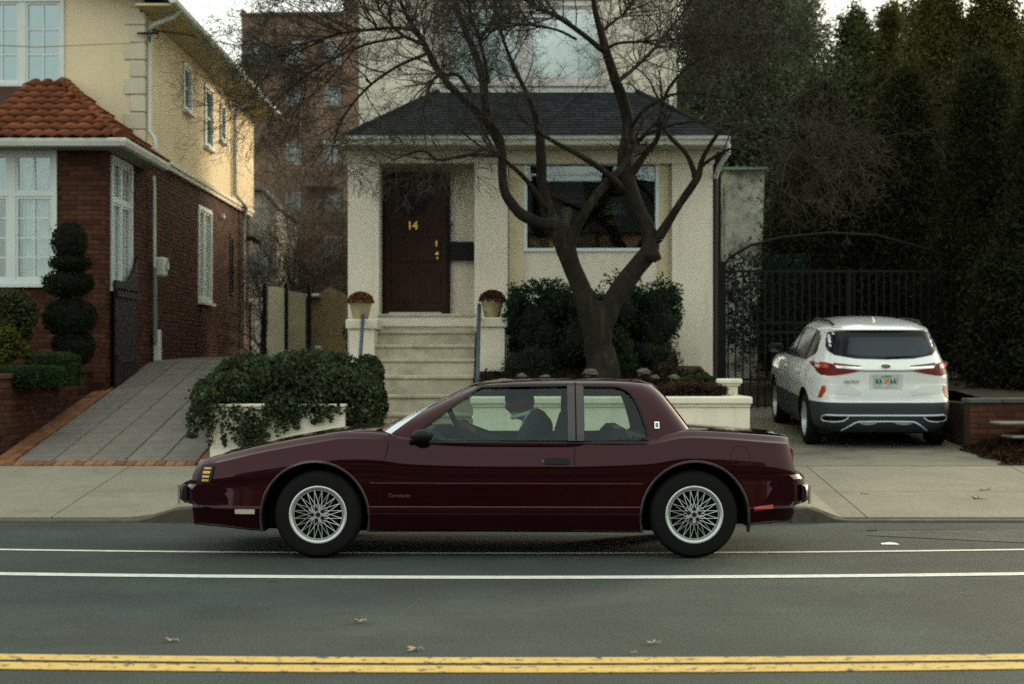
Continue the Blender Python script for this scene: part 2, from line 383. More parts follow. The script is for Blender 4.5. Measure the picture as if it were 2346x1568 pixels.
# ---------------------------------------------------------------- brick walls
BRL, BRH, BRJ = .203, .057, .010
_full = None
def brick_wall(parent, o, u, n, L, H, holes=(), budget=0, name='brick', depth=.05, rag=None):
    """courses of bricks proud of a mortar face; the first `budget` bricks are parts, the rest one joined part"""
    global _full
    o = Vector(o); u = Vector(u).normalized(); n = Vector(n).normalized(); up = Vector((0,0,1))
    if _full is None:
        m = MB(); m.bbox(-BRL/2, BRL/2, -.006, .02, -BRH/2, BRH/2, .003); _full = bpy.data.meshes.new('brick'); _full.from_pydata(m.v, [], m.f); _full.materials.append(M_brick)
    rot = Matrix((u, -n, up)).transposed().to_4x4()
    off = OFF.get(parent.name, Vector()); far = MB(); cnt = 0
    rows = int(H / (BRH+BRJ))
    for r in range(rows-1, -1, -1):
        z = (r+.5)*(BRH+BRJ); s0 = -(BRL+BRJ)/2 if r % 2 else 0; k = 0
        while s0 < L:
            a, b = max(0, s0), min(L, s0+BRL); s0 += BRL+BRJ
            if rag: b = min(b, rag(z))
            segs = [(a, b)]
            for (h0, h1, z0, z1) in holes:
                if z > z0 - BRH/2 and z < z1 + BRH/2:
                    ns = []
                    for (p, q) in segs:
                        if q <= h0 or p >= h1: ns.append((p, q))
                        else:
                            if p < h0: ns.append((p, h0))
                            if q > h1: ns.append((h1, q))
                    segs = ns
            for (p, q) in segs:
                if q-p < .025: continue
                c = o + u*(p+q)/2 + up*z; pr = rnd.uniform(-.001, .003)
                if cnt < budget:
                    ob = bpy.data.objects.new(name, _full); COL.objects.link(ob); ob.parent = parent
                    ob.matrix_local = Matrix.Translation(c - off + n*pr) @ rot @ Matrix.Diagonal(((q-p)/BRL,1,1,1)); cnt += 1
                else:
                    h = BRH/2; w = (q-p)/2; d = .006+pr
                    vs = [c+u*sx_*w+up*sz*h+n*dd for dd in (-.01, d) for (sx_, sz) in ((-1,-1),(1,-1),(1,1),(-1,1))]
                    far.add(vs, [(4,5,6,7),(0,1,5,4),(1,2,6,5),(2,3,7,6),(3,0,4,7)])
    if far.v: stuff(obj('brick_courses', far, M_brick, parent, recalc=False))
    return cnt

def window(parent, o, u, n, w, h, cols=2, rows=3, fw=.06, mw=.022, depth=.07, pane=None, sashes=1, sill=True, transom=0, curtain=False, fm=None):
    """window set in a wall: frame, muntins, panes; o = lower left corner seen from outside"""
    fm = fm or M_white
    pane = pane or M_pane
    o = Vector(o); u = Vector(u).normalized(); n = Vector(n).normalized(); up = Vector((0,0,1))
    def bx(mb, a0, a1, z0, z1, d0, d1):
        vs = [o+u*a+up*z+n*d for d in (d0, d1) for (a, z) in ((a0,z0),(a1,z0),(a1,z1),(a0,z1))]
        mb.add(vs, [(0,3,2,1),(4,5,6,7),(0,1,5,4),(1,2,6,5),(2,3,7,6),(3,0,4,7)])
    fr = MB()
    bx(fr, -fw, 0, -fw, h+fw, -depth, .03); bx(fr, w, w+fw, -fw, h+fw, -depth, .03); bx(fr, 0, w, -fw, 0, -depth, .03); bx(fr, 0, w, h, h+fw, -depth, .03)
    f = obj('window_frame', fr, fm, parent)
    if sill: m = MB(); bx(m, -fw-.04, w+fw+.04, -fw-.05, -fw-.002, -.02, .09); obj('sill', m, fm, f)
    parts = []
    zsplit = [(0, h)] if not transom else [(0, h-transom-.05), (h-transom, h)]
    if transom: m = MB(); bx(m, 0, w, h-transom-.05, h-transom, -.05, .015); obj('transom_bar', m, fm, f)
    for (z0, z1) in zsplit:
        for s in range(sashes):
            a0 = w*s/sashes + (.05 if s else 0); a1 = w*(s+1)/sashes - (.05 if s < sashes-1 else 0)
            m = MB(); e = .035
            bx(m, a0, a0+e, z0, z1, -.055, .0); bx(m, a1-e, a1, z0, z1, -.055, 0); bx(m, a0+e, a1-e, z0, z0+e, -.055, 0); bx(m, a0+e, a1-e, z1-e, z1, -.055, 0)
            obj('sash', m, fm, f)
            rr = rows if z1-z0 > .5*h or not transom else 1
            for i in range(1, cols): x = a0+e+(a1-a0-2*e)*i/cols; m = MB(); bx(m, x-mw/2, x+mw/2, z0+e, z1-e, -.044, -.008); obj('muntin', m, fm, f)
            for j in range(1, rr): z = z0+e+(z1-z0-2*e)*j/rr; m = MB(); bx(m, a0+e, a1-e, z-mw/2, z+mw/2, -.042, -.010); obj('muntin', m, fm, f)
            for i in range(cols):
                for j in range(rr):
                    x0 = a0+e+(a1-a0-2*e)*i/cols; x1 = a0+e+(a1-a0-2*e)*(i+1)/cols; q0 = z0+e+(z1-z0-2*e)*j/rr; q1 = z0+e+(z1-z0-2*e)*(j+1)/rr
                    t = rnd.uniform(-.004, .004); m = MB(); bx(m, x0, x1, q0, q1, -.034+t*.2, -.028); obj('pane', m, pane, f)
        if s < 1 and sashes > 1: pass
    if sashes > 1:
        for s in range(1, sashes): m = MB(); bx(m, w*s/sashes-.05, w*s/sashes+.05, 0, h, -.06, .012); obj('mullion', m, fm, f)
    if curtain:
        m = MB(); nn = 60; vs = []; fs = []
        for i in range(nn+1):
            a = w*i/nn; d = -.13+.018*math.sin(i*1.3)+.01*math.sin(i*.5)
            cut = h*.0
            lo = 0 if (i < nn*.40 or i > nn*.12) else h*.5
            vs += [o+u*a+n*d+up*lo, o+u*a+n*d+up*h]
            if i and curtain(i/nn): fs.append((2*i-2,2*i,2*i+1,2*i-1))
        m.add(vs, fs); obj('curtain', m, M_curtain, f, recalc=False, smooth=0)
    m = MB(); bx(m, -.01, w+.01, -.01, h+.01, -.40, -.38); obj('room_behind', m, M_dark, f)
    return f
m = MB(); m.box(-14, 14, SY1-.002, 34, .0, .302); struct(obj('yard_base', m, M_concrete))
def wallgrid(mb, o, u, n, L, H, T, holes=()):
    """wall of thickness T behind plane (o,u,up) with rectangular openings"""
    o = Vector(o); u = Vector(u).normalized(); n = Vector(n).normalized(); up = Vector((0,0,1))
    us = sorted({0, L} | {min(L, max(0, v)) for h in holes for v in h[:2]}); zs = sorted({0, H} | {min(H, max(0, v)) for h in holes for v in h[2:]})
    for i in range(len(us)-1):
        for j in range(len(zs)-1):
            cu, cz = (us[i]+us[i+1])/2, (zs[j]+zs[j+1])/2
            if any(h[0] < cu < h[1] and h[2] < cz < h[3] for h in holes): continue
            vs = [o+u*a+up*z-n*d for d in (T, 0) for (a, z) in ((us[i],zs[j]),(us[i+1],zs[j]),(us[i+1],zs[j+1]),(us[i],zs[j+1]))]
            mb.add(vs, [(0,3,2,1),(4,5,6,7),(0,1,5,4),(1,2,6,5),(2,3,7,6),(3,0,4,7)])
    return mb
FX, FU, FN = (1,0,0), (1,0,0), (0,-1,0)
# ================================================================ left house
XW = -5.53
H1 = thing('house', 'two-storey yellow stucco house with red brick ground floor and clay-tiled porch roof, on the left', 'house', (-7.2, 24.4, 1.2))
bay_h = (-7.36-.06+9.4, -6.25+.07+9.4, 2.575-.06-.9, 4.28+.02-.9)
mb = MB(); wallgrid(mb, (-9.4, 22.05, .9), FU, FN, 9.4+XW, 3.42, .3, [bay_h])
sideh = [(22.30-22.05-.02, 23.52-22.05+.02, 2.55-.06-.9, 4.24+.06-.9), (28.5-22.05, 29.75-22.05, 2.61-.06-.9, 4.17+.06-.9), (31.7-22.05, 32.05-22.05, 2.84-.06-.9, 3.92+.06-.9)]
wallgrid(mb, (XW, 22.051, .9), (0,1,0), (1,0,0), 12.0, 3.75, .3, sideh)
obj('brick_backing_wall', mb, M_mortar, H1)
b1 = brick_wall(H1, (-7.3, 22.05, .9), FU, FN, 7.3+XW-.004, 3.42, [(bay_h[0]-2.1, bay_h[1]-2.1, bay_h[2], bay_h[3])], budget=225)
brick_wall(H1, (XW, 22.046, .9), (0,1,0), (1,0,0), 12.0, 3.72, sideh, budget=max(0, 298-b1))
# lintel / soldier course over windows is hidden by the gutter; windows
clr = glass('clear_pane', (.85,.90,.89), ior=1.9)
window(H1, (-7.36, 22.05, 2.575), FU, FN, 1.11, 1.70, cols=2, rows=4, sashes=2, transom=.52, pane=clr, curtain=lambda t: t > .60)
m = MB(); vs = []; n = 80
for i in range(n+1):
    a = i/n; x = -7.36+1.11*a; d = 22.16+.02*math.sin(i*1.1); ph = (a*2) % 1; vs += [(x,d,2.575+1.17-.10*abs(math.sin(a*14))), (x,d,2.575+1.70-.16*math.exp(-((ph-.42)/.2)**2))]
m.add(vs, [(2*i,2*i+2,2*i+3,2*i+1) for i in range(n)]); obj('valance', m, M_curtain, H1, recalc=False, smooth=0)
window(H1, (XW, 22.38, 2.55), (0,1,0), (1,0,0), 1.08, 1.69, cols=2, rows=1, sashes=2, transom=.52, fw=.07, pane=clr, curtain=lambda t: True)
window(H1, (XW, 28.57, 2.61), (0,1,0), (1,0,0), 1.11, 1.56, cols=2, rows=1, sashes=2, fw=.07, pane=clr, curtain=lambda t: True)
window(H1, (XW, 31.74, 2.84), (0,1,0), (1,0,0), .26, 1.08, cols=1, rows=1, fw=.04, pane=M_panedark, sill=False, fm=M_blackmetal)
# frieze board under the bay eave, gutter and soffit
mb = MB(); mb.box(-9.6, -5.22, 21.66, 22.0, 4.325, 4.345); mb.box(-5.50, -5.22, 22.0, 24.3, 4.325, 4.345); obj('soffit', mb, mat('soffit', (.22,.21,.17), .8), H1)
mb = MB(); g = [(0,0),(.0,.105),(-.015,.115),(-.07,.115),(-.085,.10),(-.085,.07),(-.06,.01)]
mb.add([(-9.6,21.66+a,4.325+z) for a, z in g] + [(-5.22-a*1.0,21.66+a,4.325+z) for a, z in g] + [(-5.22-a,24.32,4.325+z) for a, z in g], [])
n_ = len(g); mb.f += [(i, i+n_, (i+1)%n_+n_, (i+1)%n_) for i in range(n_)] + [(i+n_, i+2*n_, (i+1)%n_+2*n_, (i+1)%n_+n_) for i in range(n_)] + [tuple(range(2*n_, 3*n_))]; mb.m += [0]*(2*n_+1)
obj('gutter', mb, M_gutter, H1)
# tiled hip roof of the bay
E0 = Vector((-5.22, 21.62, 4.43)); TOP = Vector((-6.76, 24.38, 5.66))
mb = MB(); mb.add([(-9.6,21.62,4.42),(E0.x,E0.y,4.42),(TOP.x,24.39,TOP.z-.03),(-9.6,24.39,TOP.z-.03),(E0.x,24.39,4.42)], [(0,1,2,3),(1,4,2)])
mb.add([(-9.6,21.62,4.40),(E0.x,E0.y,4.40),(E0.x,24.39,4.40),(-9.6,24.39,4.40)], [(0,1,2,3)]); obj('roof_deck', mb, M_tilebed, H1, recalc=False)
TW, TL = .19, .345
def tile_mesh():
    mb = MB(); n = 8; vs = []
    for (v, lift) in ((0, .052), (TL+.05, .004)):
        for i in range(n+1):
            t = i/n; vs.append((TW*t, v + (-.05*math.sin(t*math.pi) if v == 0 else 0), lift + .038*math.sin(t*math.pi)**1.0 - (.012 if t in (0,1) else 0)))
    for i in range(n+1): p = vs[i]; vs.append((p[0], p[1]+.004, p[2]-.03))
    fs = [(i, i+1, n+2+i, n+1+i) for i in range(n)] + [(2*n+2+i, 2*n+3+i, i+1, i) for i in range(n)]
    mb.add(vs, fs); me = bpy.data.meshes.new('tile'); me.from_pydata(mb.v, [], mb.f); me.materials.append(M_tile); me.shade_smooth(); return me
tm = tile_mesh()
def place_tile(org, u, v, a, b):
    u = Vector(u); v = Vector(v).normalized(); w = u.cross(v).normalized()
    if w.z < 0: w = -w
    o = bpy.data.objects.new('tile', tm); COL.objects.link(o); o.parent = H1
    c = Vector(org) + u*a + v*b - OFF[H1.name]
    M = Matrix((u, v, w)).transposed().to_4x4()
    o.matrix_local = Matrix.Translation(c) @ M @ Matrix.Rotation(rnd.uniform(-.02,.02), 4, 'Z')
vf = Vector((0, 2.76, 1.23)); vl = vf.length
for r in range(9):
    t = (r+.15)*TL/vl; hipx = E0.x + (TOP.x-E0.x)*min(1,t); x = hipx - TW*.95 - (TW/2 if r % 2 else 0)*0
    xx = math.floor((hipx+9.6)/TW)*TW-9.6 - TW*.75
    while xx > -7.35: place_tile((0, E0.y-.02, 4.43), (1,0,0), vf, xx, (r-.02)*TL*.985); xx -= TW
vside = Vector((-1.54, 0, 1.23)); vsl = vside.length
for r in range(5):
    t = r*TL/vsl; y0 = E0.y + 2.76*t + .1; y = 24.36-TW
    while y > y0: place_tile((E0.x+.02, 0, 4.43), (0,1,0), vside, y, r*TL*1.03); y -= TW
mb = MB(); hp = E0.lerp(TOP, 0); k = 13
for i in range(k):
    a = E0.lerp(TOP, i/k) + Vector((0,0,.035)); b = E0.lerp(TOP, (i+1.12)/k) + Vector((0,0,.015))
    m = MB(); m.tube([a, b], [.085, .068], 10); obj('ridge_tile', m, M_tile, H1, smooth=50)
# upper storey
up_h = (-7.94-.06+9.4, -6.80+.06+9.4, 5.67-.06-4.4, 6.88+.06-4.4)
mb = MB(); wallgrid(mb, (-9.4, 24.4, 4.4), FU, FN, 9.4-5.55, 2.75, .3, [up_h])
uph = [(27.3-24.4, 28.0-24.4, 5.73-4.66, 6.54-4.66), (29.2-24.4, 30.0-24.4, 5.37-4.66, 6.5-4.66), (30.75-24.4, 31.3-24.4, 5.69-4.66, 6.4-4.66)]
wallgrid(mb, (-5.55, 24.401, 4.66), (0,1,0), (1,0,0), 10.4, 2.30, .3, uph)
mb.box(-9.4, -5.86, 34.5, 34.8, 1, 6.9)
obj('stucco_wall', mb, M_yellow, H1)
window(H1, (-7.94, 24.4, 5.67), FU, FN, 1.14, 1.21, cols=2, rows=3, sashes=2, pane=M_pane)
for (a, b, z0, z1) in ((27.3,28.0,5.73,6.54),(29.2,30.0,5.37,6.5),(30.75,31.3,5.69,6.4)):
    window(H1, (-5.55, a+.06, z0+.06), (0,1,0), (1,0,0), b-a-.12, z1-z0-.12, cols=1, rows=2, fw=.055, pane=M_pane, depth=.12)
# quoins
for i in range(11):
    z0 = 4.43 + .262*i; wide = i % 2 == 0; L = .31 if wide else .225
    m = MB(); m.bbox(-5.525-L, -5.522, 24.37, 24.50+(.0 if wide else .08), z0+.006, z0+.256, .012); obj('quoin', m, M_quoin, H1)
# string course between brick and stucco, and the eave
mb = MB(); mb.box(-5.56, -5.42, 24.32, 34.1, 4.60, 4.67); mb.box(-5.56, -5.45, 24.34, 34.08, 4.53, 4.598); obj('string_course', mb, M_creamtrim, H1)
mb = MB(); mb.add([(-9.6,23.9,6.80+1.2),(-5.02,23.9,6.76),(-5.02,35.3,6.76),(-9.6,35.3,6.80+1.2),(-9.6,23.9,8.1),(-5.02,23.9,6.86),(-5.02,35.3,6.86),(-9.6,35.3,8.1)], [(0,1,2,3),(4,5,6,7),(0,1,5,4),(1,2,6,5),(2,3,7,6)]); obj('roof', mb, M_shingle, H1)
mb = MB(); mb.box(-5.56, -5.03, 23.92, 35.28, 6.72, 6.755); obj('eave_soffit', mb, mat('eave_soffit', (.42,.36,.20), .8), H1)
mb = MB(); mb.tube([(-5.0,23.85,6.80),(-5.0,35.4,6.78)], .06, 8); obj('gutter', mb, M_gutter, H1)
mb = MB(); mb.tube([(-5.0,24.4,6.76),(-5.1,24.42,6.66),(-5.44,24.5,6.55),(-5.49,24.52,6.45),(-5.49,24.5,4.95),(-5.40,24.45,4.84),(-5.36,24.45,4.62),(-5.45,24.5,4.40)], .037, 10); obj('downspout', mb, M_gutter, H1, smooth=60)
mb = MB(); mb.tube([(-5.47,24.72,4.30),(-5.46,24.72,4.1),(-5.46,24.75,2.9)], .028, 10); obj('downspout', mb, M_gutter, H1, smooth=60)
mb = MB(); mb.tube([(-5.46,24.76,3.0),(-5.46,24.78,1.75)], .036, 10); obj('conduit', mb, mat('grey_conduit', (.16,.17,.17), .5), H1, smooth=60)
mb = MB(); mb.bbox(-5.50, -5.40, 24.82, 24.98, 1.40, 1.95, .015); obj('utility_box', mb, M_gutter, H1)
mb = MB(); mb.bbox(-5.51, -5.36, 25.0, 25.24, 2.78, 3.08, .03); mb.lathe([(.001,-.05),(.09,-.05),(.09,.0)], (-5.33,25.12,2.98), 'x', 16); obj('electric_meter', mb, M_gutter, H1)
mb = MB(); mb.tube([(-5.0,32.0,6.74),(-5.45,32.1,6.5),(-5.49,32.1,6.3),(-5.49,32.1,4.80),(-5.38,32.8,4.62),(-5.46,32.9,4.3),(-5.46,32.9,1.75)], .045, 10); obj('downspout', mb, M_gutter, H1, smooth=60)
mb = MB(); mb.bbox(-5.56,-5.3,33.5,33.75,4.0,4.08,.01); mb.tube([(-5.4,33.6,4.05),(-5.2,33.6,3.95)], .05, 8); obj('wall_lamp', mb, M_blackmetal, H1)
mb = MB(); mb.bbox(-5.54,-5.44,30.6,30.75,4.18,4.28,.02); obj('vent', mb, M_gutter, H1)
# cable bracket at the corner with its service wire
br = thing('cable_bracket', 'black service-cable bracket with looped wires on the corner quoins of the yellow house', 'cable bracket', P(345,72,24.3))
mb = MB(); mb.box(-5.62,-5.30,24.28,24.31,6.37,6.40); mb.tube([P(322,18,24.3),P(325,26,24.28)], .03, 8); obj('bracket_arm', mb, M_blackmetal, br)
mb = MB(); mb.tube([P(352,68,24.3),P(345,78,24.3),P(343,98,24.3)], .012, 5); mb.tube([P(345+12*math.cos(a)+6, 80+13*math.sin(a), 24.3) for a in np.linspace(2.2,7.2,12)], .01, 5); obj('wire_loop', mb, M_blackmetal, br)
mb = MB(); mb.tube([P(x, y, Y) for x, y, Y in ((350,70,24.3),(420,78,25.5),(480,92,27),(560,108,30),(640,112,33),(830,80,40))], .014, 5); tag(obj('service_cable', mb, M_blackmetal), 'black service cable sagging from the corner of the yellow house across the gap', 'cable')
mb = MB(); mb.tube([P(-30,103,21),P(60,105,21.4),(-5.0,22.4,6.05),P(200,102,22.6),P(330,96,24.2)], .008, 5)
mb2 = MB(); mb2.tube([P(-40,101,20.5),P(20,105,20.8),P(80,108,21.2),P(130,106,21.6),P(200,103,22.4),P(322,98,24.2)], .009, 5); tag(obj('overhead_wire', mb2, mat('pale_wire', (.30,.28,.2), .6)), 'thin pale wire crossing in front of the upper left window of the yellow house', 'wire')

# ================================================================ right house
H2 = thing('house', 'two-storey cream stucco house with dark brown door, picture window and grey hipped porch roof', 'house', (.1, 23.4, 1.2))
YF = 22.6
mb = MB()
mb.box(X_(797,YF), X_(868,YF), YF, YF+.6, 1.0, 4.22); obj('pier', mb, M_cream, H2)
mb = MB(); mb.box(X_(1087,YF), X_(1163,YF), YF, YF+.6, 1.0, 4.22); obj('pier', mb, M_cream, H2)
mb = MB(); mb.box(X_(1540,YF), X_(1633,YF), YF, YF+.6, 1.0, 4.22); obj('pier', mb, M_cream, H2)
wl, wr = X_(1206,22.74), X_(1503,22.74); wz0, wz1 = Z_(571,22.74), Z_(377,22.74)
x0 = X_(1163,YF)+.001; x1 = X_(1540,YF)-.001
mb = MB(); wallgrid(mb, (x0, 22.72, 1.0), FU, FN, x1-x0, 3.215, .3, [(wl-x0, wr-x0, wz0-1, wz1-1)]); obj('front_wall', mb, M_cream, H2)
mb = MB(); mb.box(x0+.02, wl-.035, 22.69, 22.718, 1.9, 4.21); obj('window_trim', mb, mat('yellowed_trim', (.56,.50,.33), .7, var=.08, vscale=3), H2); mb = MB(); mb.box(wr+.035, x1-.04, 22.69, 22.718, 1.9, 4.21); obj('window_trim', mb, mat('yellowed_trim', (.56,.50,.33), .7, var=.08, vscale=3), H2)
fr = MB(); e = .035
for (a,b,c,d) in ((wl-e,wl+.01,wz0-e,wz1+e),(wr-.01,wr+e,wz0-e,wz1+e),(wl+.01,wr-.01,wz0-e,wz0+.01),(wl+.01,wr-.01,wz1-.01,wz1+e)): fr.box(a,b,22.685,22.80,c,d)
f = obj('window_frame', fr, mat('blue_white_frame', (.60,.68,.72), .5), H2)
picg = glass('picture_pane', (.75,.80,.76), ior=1.75)
m = MB(); m.box(wl+.01, wr-.01, 22.75, 22.756, wz0+.01, wz1-.01); obj('pane', m, picg, f)
m = MB(); m.box(wl+.01, wl+1.0, 22.735, 22.765, wz1-.16, wz1-.13); obj('blind_rail', m, M_white, f)
# dim room behind the picture window: back wall, lamp, picture, chair, shelf
m = MB(); m.box(wl-.6, wr+.4, 24.0, 24.05, 2.2, 4.2); m.box(wl-.6, wl-.55, 23.02, 24, 2.2, 4.2); m.box(wr+.35, wr+.4, 23.02, 24, 2.2, 4.2); m.box(wl-.6, wr+.4, 23.02, 24, 4.2, 4.21); m.box(wl-.6, wr+.4, 23.02, 24.0, 2.15, 2.2)
obj('room', m, mat('room_wall', (.07,.05,.035), .9, var=.5, vscale=3), H2)
lm = mat('lamp_glow', (.9,.5,.15), .5); b = lm.node_tree.nodes['Principled BSDF']; b.inputs['Emission Color'].default_value = (1,.45,.1,1); b.inputs['Emission Strength'].default_value = .55
rb = thing('table_lamp', 'small lit orange lamp low in the left corner of the picture window', 'lamp', P(1270,562,23.3))
m = MB(); m.lathe([(.001,.02),(.05,.02),(.035,.09),(.001,.09)], tuple(P(1276,574,23.3)), 'z', 12); obj('lamp_shade', m, lm, rb)
m = MB(); m.lathe([(.03,-.12),(.008,-.10),(.008,.03)], tuple(P(1276,574,23.3)), 'z', 8); obj('lamp_base', m, M_blackmetal, rb)
m = MB(); c = P(1235,560,23.4); m.bbox(c.x-.19, c.x+.2, 23.3, 23.55, 2.72, 3.24, .05); m.bbox(c.x-.22, c.x-.14, 23.25,23.6, 2.5, 3.02,.03)
tag(obj('armchair', m, mat('tan_fabric', (.26,.19,.09), .9, var=.3, vscale=12)), 'tan armchair back seen through the left corner of the picture window', 'armchair')
m = MB(); m.box(*( X_(1256,23.9), X_(1350,23.9), 23.93, 23.97, Z_(465,23.9), Z_(442,23.9))); o_ = obj('shelf_board', m, mat('warm_wood', (.30,.14,.04), .6, var=.5, vscale=20)); tag(o_, 'warm wooden wall shelf inside the picture window, behind the tree', 'shelf')
vs_ = thing('vase', 'pale tan vase standing inside the picture window behind the left trunk', 'vase', P(1297,527,23.6))
m = MB(); c = P(1297,527,23.6); m.lathe([(.001,0),(.05,0),(.06,.1),(.10,.24),(.085,.31),(.05,.33)], tuple(c), 'z', 16); obj('vase_body', m, mat('pale_vase', (.36,.30,.18), .6, var=.4, vscale=15), vs_, smooth=40)
vs_ = thing('table_lamp', 'unlit lamp with grey stepped shade inside the picture window, right of the trunk', 'lamp', P(1408,520,23.6))
m = MB(); c = P(1408,495,23.6); m.lathe([(.19,0),(.10,.26),(.09,.26),(.001,.26)], tuple(c), 'z', 20); obj('lamp_shade', m, mat('grey_shade', (.17,.18,.15), .8), vs_, smooth=40)
m = MB(); m.lathe([(.001,-.16),(.10,-.15),(.13,-.05),(.05,0)], tuple(c), 'z', 16); obj('lamp_base', m, mat('brown_ceramic', (.17,.10,.045), .4), vs_, smooth=40)
# beam, soffit, gutter
zb = 4.22
mb = MB(); mb.box(X_(797,YF)-.02, X_(1633,YF)+.02, YF-.03, YF+.58, zb+.001, zb+.14); mb.box(X_(797,YF)-.04, X_(1633,YF)+.04, YF-.06, YF+.02, zb+.135, zb+.17); obj('beam', mb, M_creamtrim, H2)
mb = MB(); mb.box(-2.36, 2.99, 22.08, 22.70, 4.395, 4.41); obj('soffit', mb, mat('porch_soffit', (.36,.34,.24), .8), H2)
mb = MB(); gx0, gx1 = X_(786,22.0), X_(1674,22.0)
prof = [(0,0),(-.015,.055),(-.045,.075),(-.055,.115),(0,.115)]
mb.add([(gx0,22.06+a,4.41+z) for a,z in prof]+[(gx1,22.06+a,4.41+z) for a,z in prof], [(i,i+5,(i+1)%5+5,(i+1)%5) for i in range(5)]+[(0,1,2,3,4),(9,8,7,6,5)]); obj('gutter', mb, M_gutter, H2)
mb = MB(); mb.tube([(gx1-.03,22.05,4.42),(gx1-.02,22.1,4.30),(gx1-.10,22.4,4.16),(2.84,22.62,4.02)], .033, 8); obj('downspout', mb, M_gutter, H2, smooth=60)
mb = MB(); mb.tube([(2.84,22.62,4.04),(2.84,22.64,1.0)], .035, 8); obj('downspout', mb, mat('dark_downspout', (.03,.03,.03), .5), H2, smooth=60)
# porch roof: courses of shingles as stepped strips over a deck
A = Vector((gx0,22.05,4.52)); B = Vector((gx1,22.05,4.52)); C_ = Vector((X_(1455,24.2),24.19,Z_(211,24.2))); D_ = Vector((X_(1006,24.2),24.19,Z_(211,24.2)))
Al = Vector((gx0,24.19,4.52)); Br = Vector((gx1,24.19,4.52))
mb = MB(); mb.add([A,B,C_,D_,Al,Br,(gx0,22.05,4.50),(gx1,22.05,4.50)], [(0,1,2,3),(0,3,4),(1,5,2),(0,6,7,1)]); obj('roof_deck', mb, M_shingle, H2, recalc=False)
mb = MB(); nrow_ = 17
def shingles(a, b, c, d):
    for r in range(nrow_):
        t0, t1 = r/nrow_, min(1, (r+1.1)/nrow_)
        p0, p1 = a.lerp(d, t0), b.lerp(c, t0); q0, q1 = a.lerp(d, t1), b.lerp(c, t1)
        nn = (b-a).cross(d-a).normalized()
        if nn.z < 0: nn = -nn
        L0 = (p1-p0).length; k = max(1, int(L0/.17)); s0 = rnd.random()*.5
        for i in range(k+1):
            u0, u1 = max(0, (i-s0)/k), min(1, (i+1-s0)/k)
            if u1-u0 < .002: continue
            g = .0015/L0*3; j = rnd.uniform(0, .004)
            pa, pb = p0.lerp(p1, u0+g), p0.lerp(p1, u1-g); qa, qb = q0.lerp(q1, u0+g), q0.lerp(q1, u1-g)
            mb.add([pa+nn*(.010+j), pb+nn*(.010+j), qb+nn*.002, qa+nn*.002, pa, pb], [(0,1,2,3),(4,5,1,0)])
shingles(A,B,C_,D_); shingles(Al,A,D_,D_+Vector((0,0,0))); shingles(B,Br,C_,C_)
stuff(obj('shingle', mb, M_shingle, H2, recalc=False))
mb = MB(); mb.tube([A+Vector((0,0,.01)), D_+Vector((0,0,.02))], .035, 6); obj('hip_cap', mb, M_shingle, H2); mb = MB(); mb.tube([B+Vector((0,0,.01)), C_+Vector((0,0,.02))], .035, 6); obj('hip_cap', mb, M_shingle, H2)
mb = MB(); mb.box(D_.x-.1, C_.x+.1, 24.14, 24.2, D_.z-.02, D_.z+.06); obj('flashing', mb, M_gutter, H2)
# entry recess
mb = MB(); mb.box(X_(868,YF)-.02, X_(1087,YF)+.02, 23.22, 23.4, 1.9, 4.25); mb.box(X_(868,YF)-.02,X_(868,YF)-.001,YF+.6,23.22,1.9,4.22); obj('entry_wall', mb, M_cream, H2)
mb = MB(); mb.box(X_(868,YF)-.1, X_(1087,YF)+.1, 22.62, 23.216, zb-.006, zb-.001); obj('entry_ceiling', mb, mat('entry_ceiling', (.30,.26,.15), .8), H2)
mb = MB(); mb.box(X_(868,YF)+.001, X_(1087,YF)-.001, 22.6, 23.22, 1.95, 2.125); obj('entry_floor', mb, M_creamtrim, H2)
dx0, dx1 = X_(873,23.2)+.055, X_(1031,23.2)-.045; dz0, dz1 = 2.14, Z_(397,23.2)-.05
mb = MB(); mb.box(dx0-.065, dx0, 23.15, 23.24, 2.126, dz1+.06); mb.box(dx1, dx1+.05, 23.15, 23.24, 2.126, dz1+.06); mb.box(dx0, dx1, 23.15, 23.24, dz1, dz1+.06); mb.box(dx0,dx1,23.12,23.24,2.126,2.15); obj('door_frame', mb, mat('door_frame', (.012,.009,.008), .6), H2)
dr = obj('door', MB().box(dx0+.003, dx1-.003, 23.17, 23.219, dz0+.012, dz1-.003), M_door, H2)
W_ = dx1-dx0
for (a,b,c,d) in ((.10,.46,.16,.62),(.54,.90,.16,.62),(.10,.46,.74,1.10),(.54,.90,.74,1.10)):
    m = MB(); m.bbox(dx0+a*W_, dx0+b*W_, 23.158, 23.172, dz0+c, dz0+d, .012); obj('door_panel', m, M_door, dr)
m = MB(); cx_, cz_ = dx0+.45*W_, Z_(463,23.16); m.lathe([(.001,-.012),(.20,-.012),(.20,.008)], (cx_,23.16,cz_), 'y', 28); obj('door_light', m, mat('leaded_glass', (.015,.012,.010), .5, var=.5, vscale=30, bump=.4, bscale=40), dr)
m = MB()
for k in range(-3,4): m.box(cx_+k*.05-.003, cx_+k*.05+.003, 23.143, 23.149, cz_-math.sqrt(.04-(k*.05)**2)+.001, cz_+math.sqrt(.04-(k*.05)**2))
obj('leading', m, M_gap, dr)
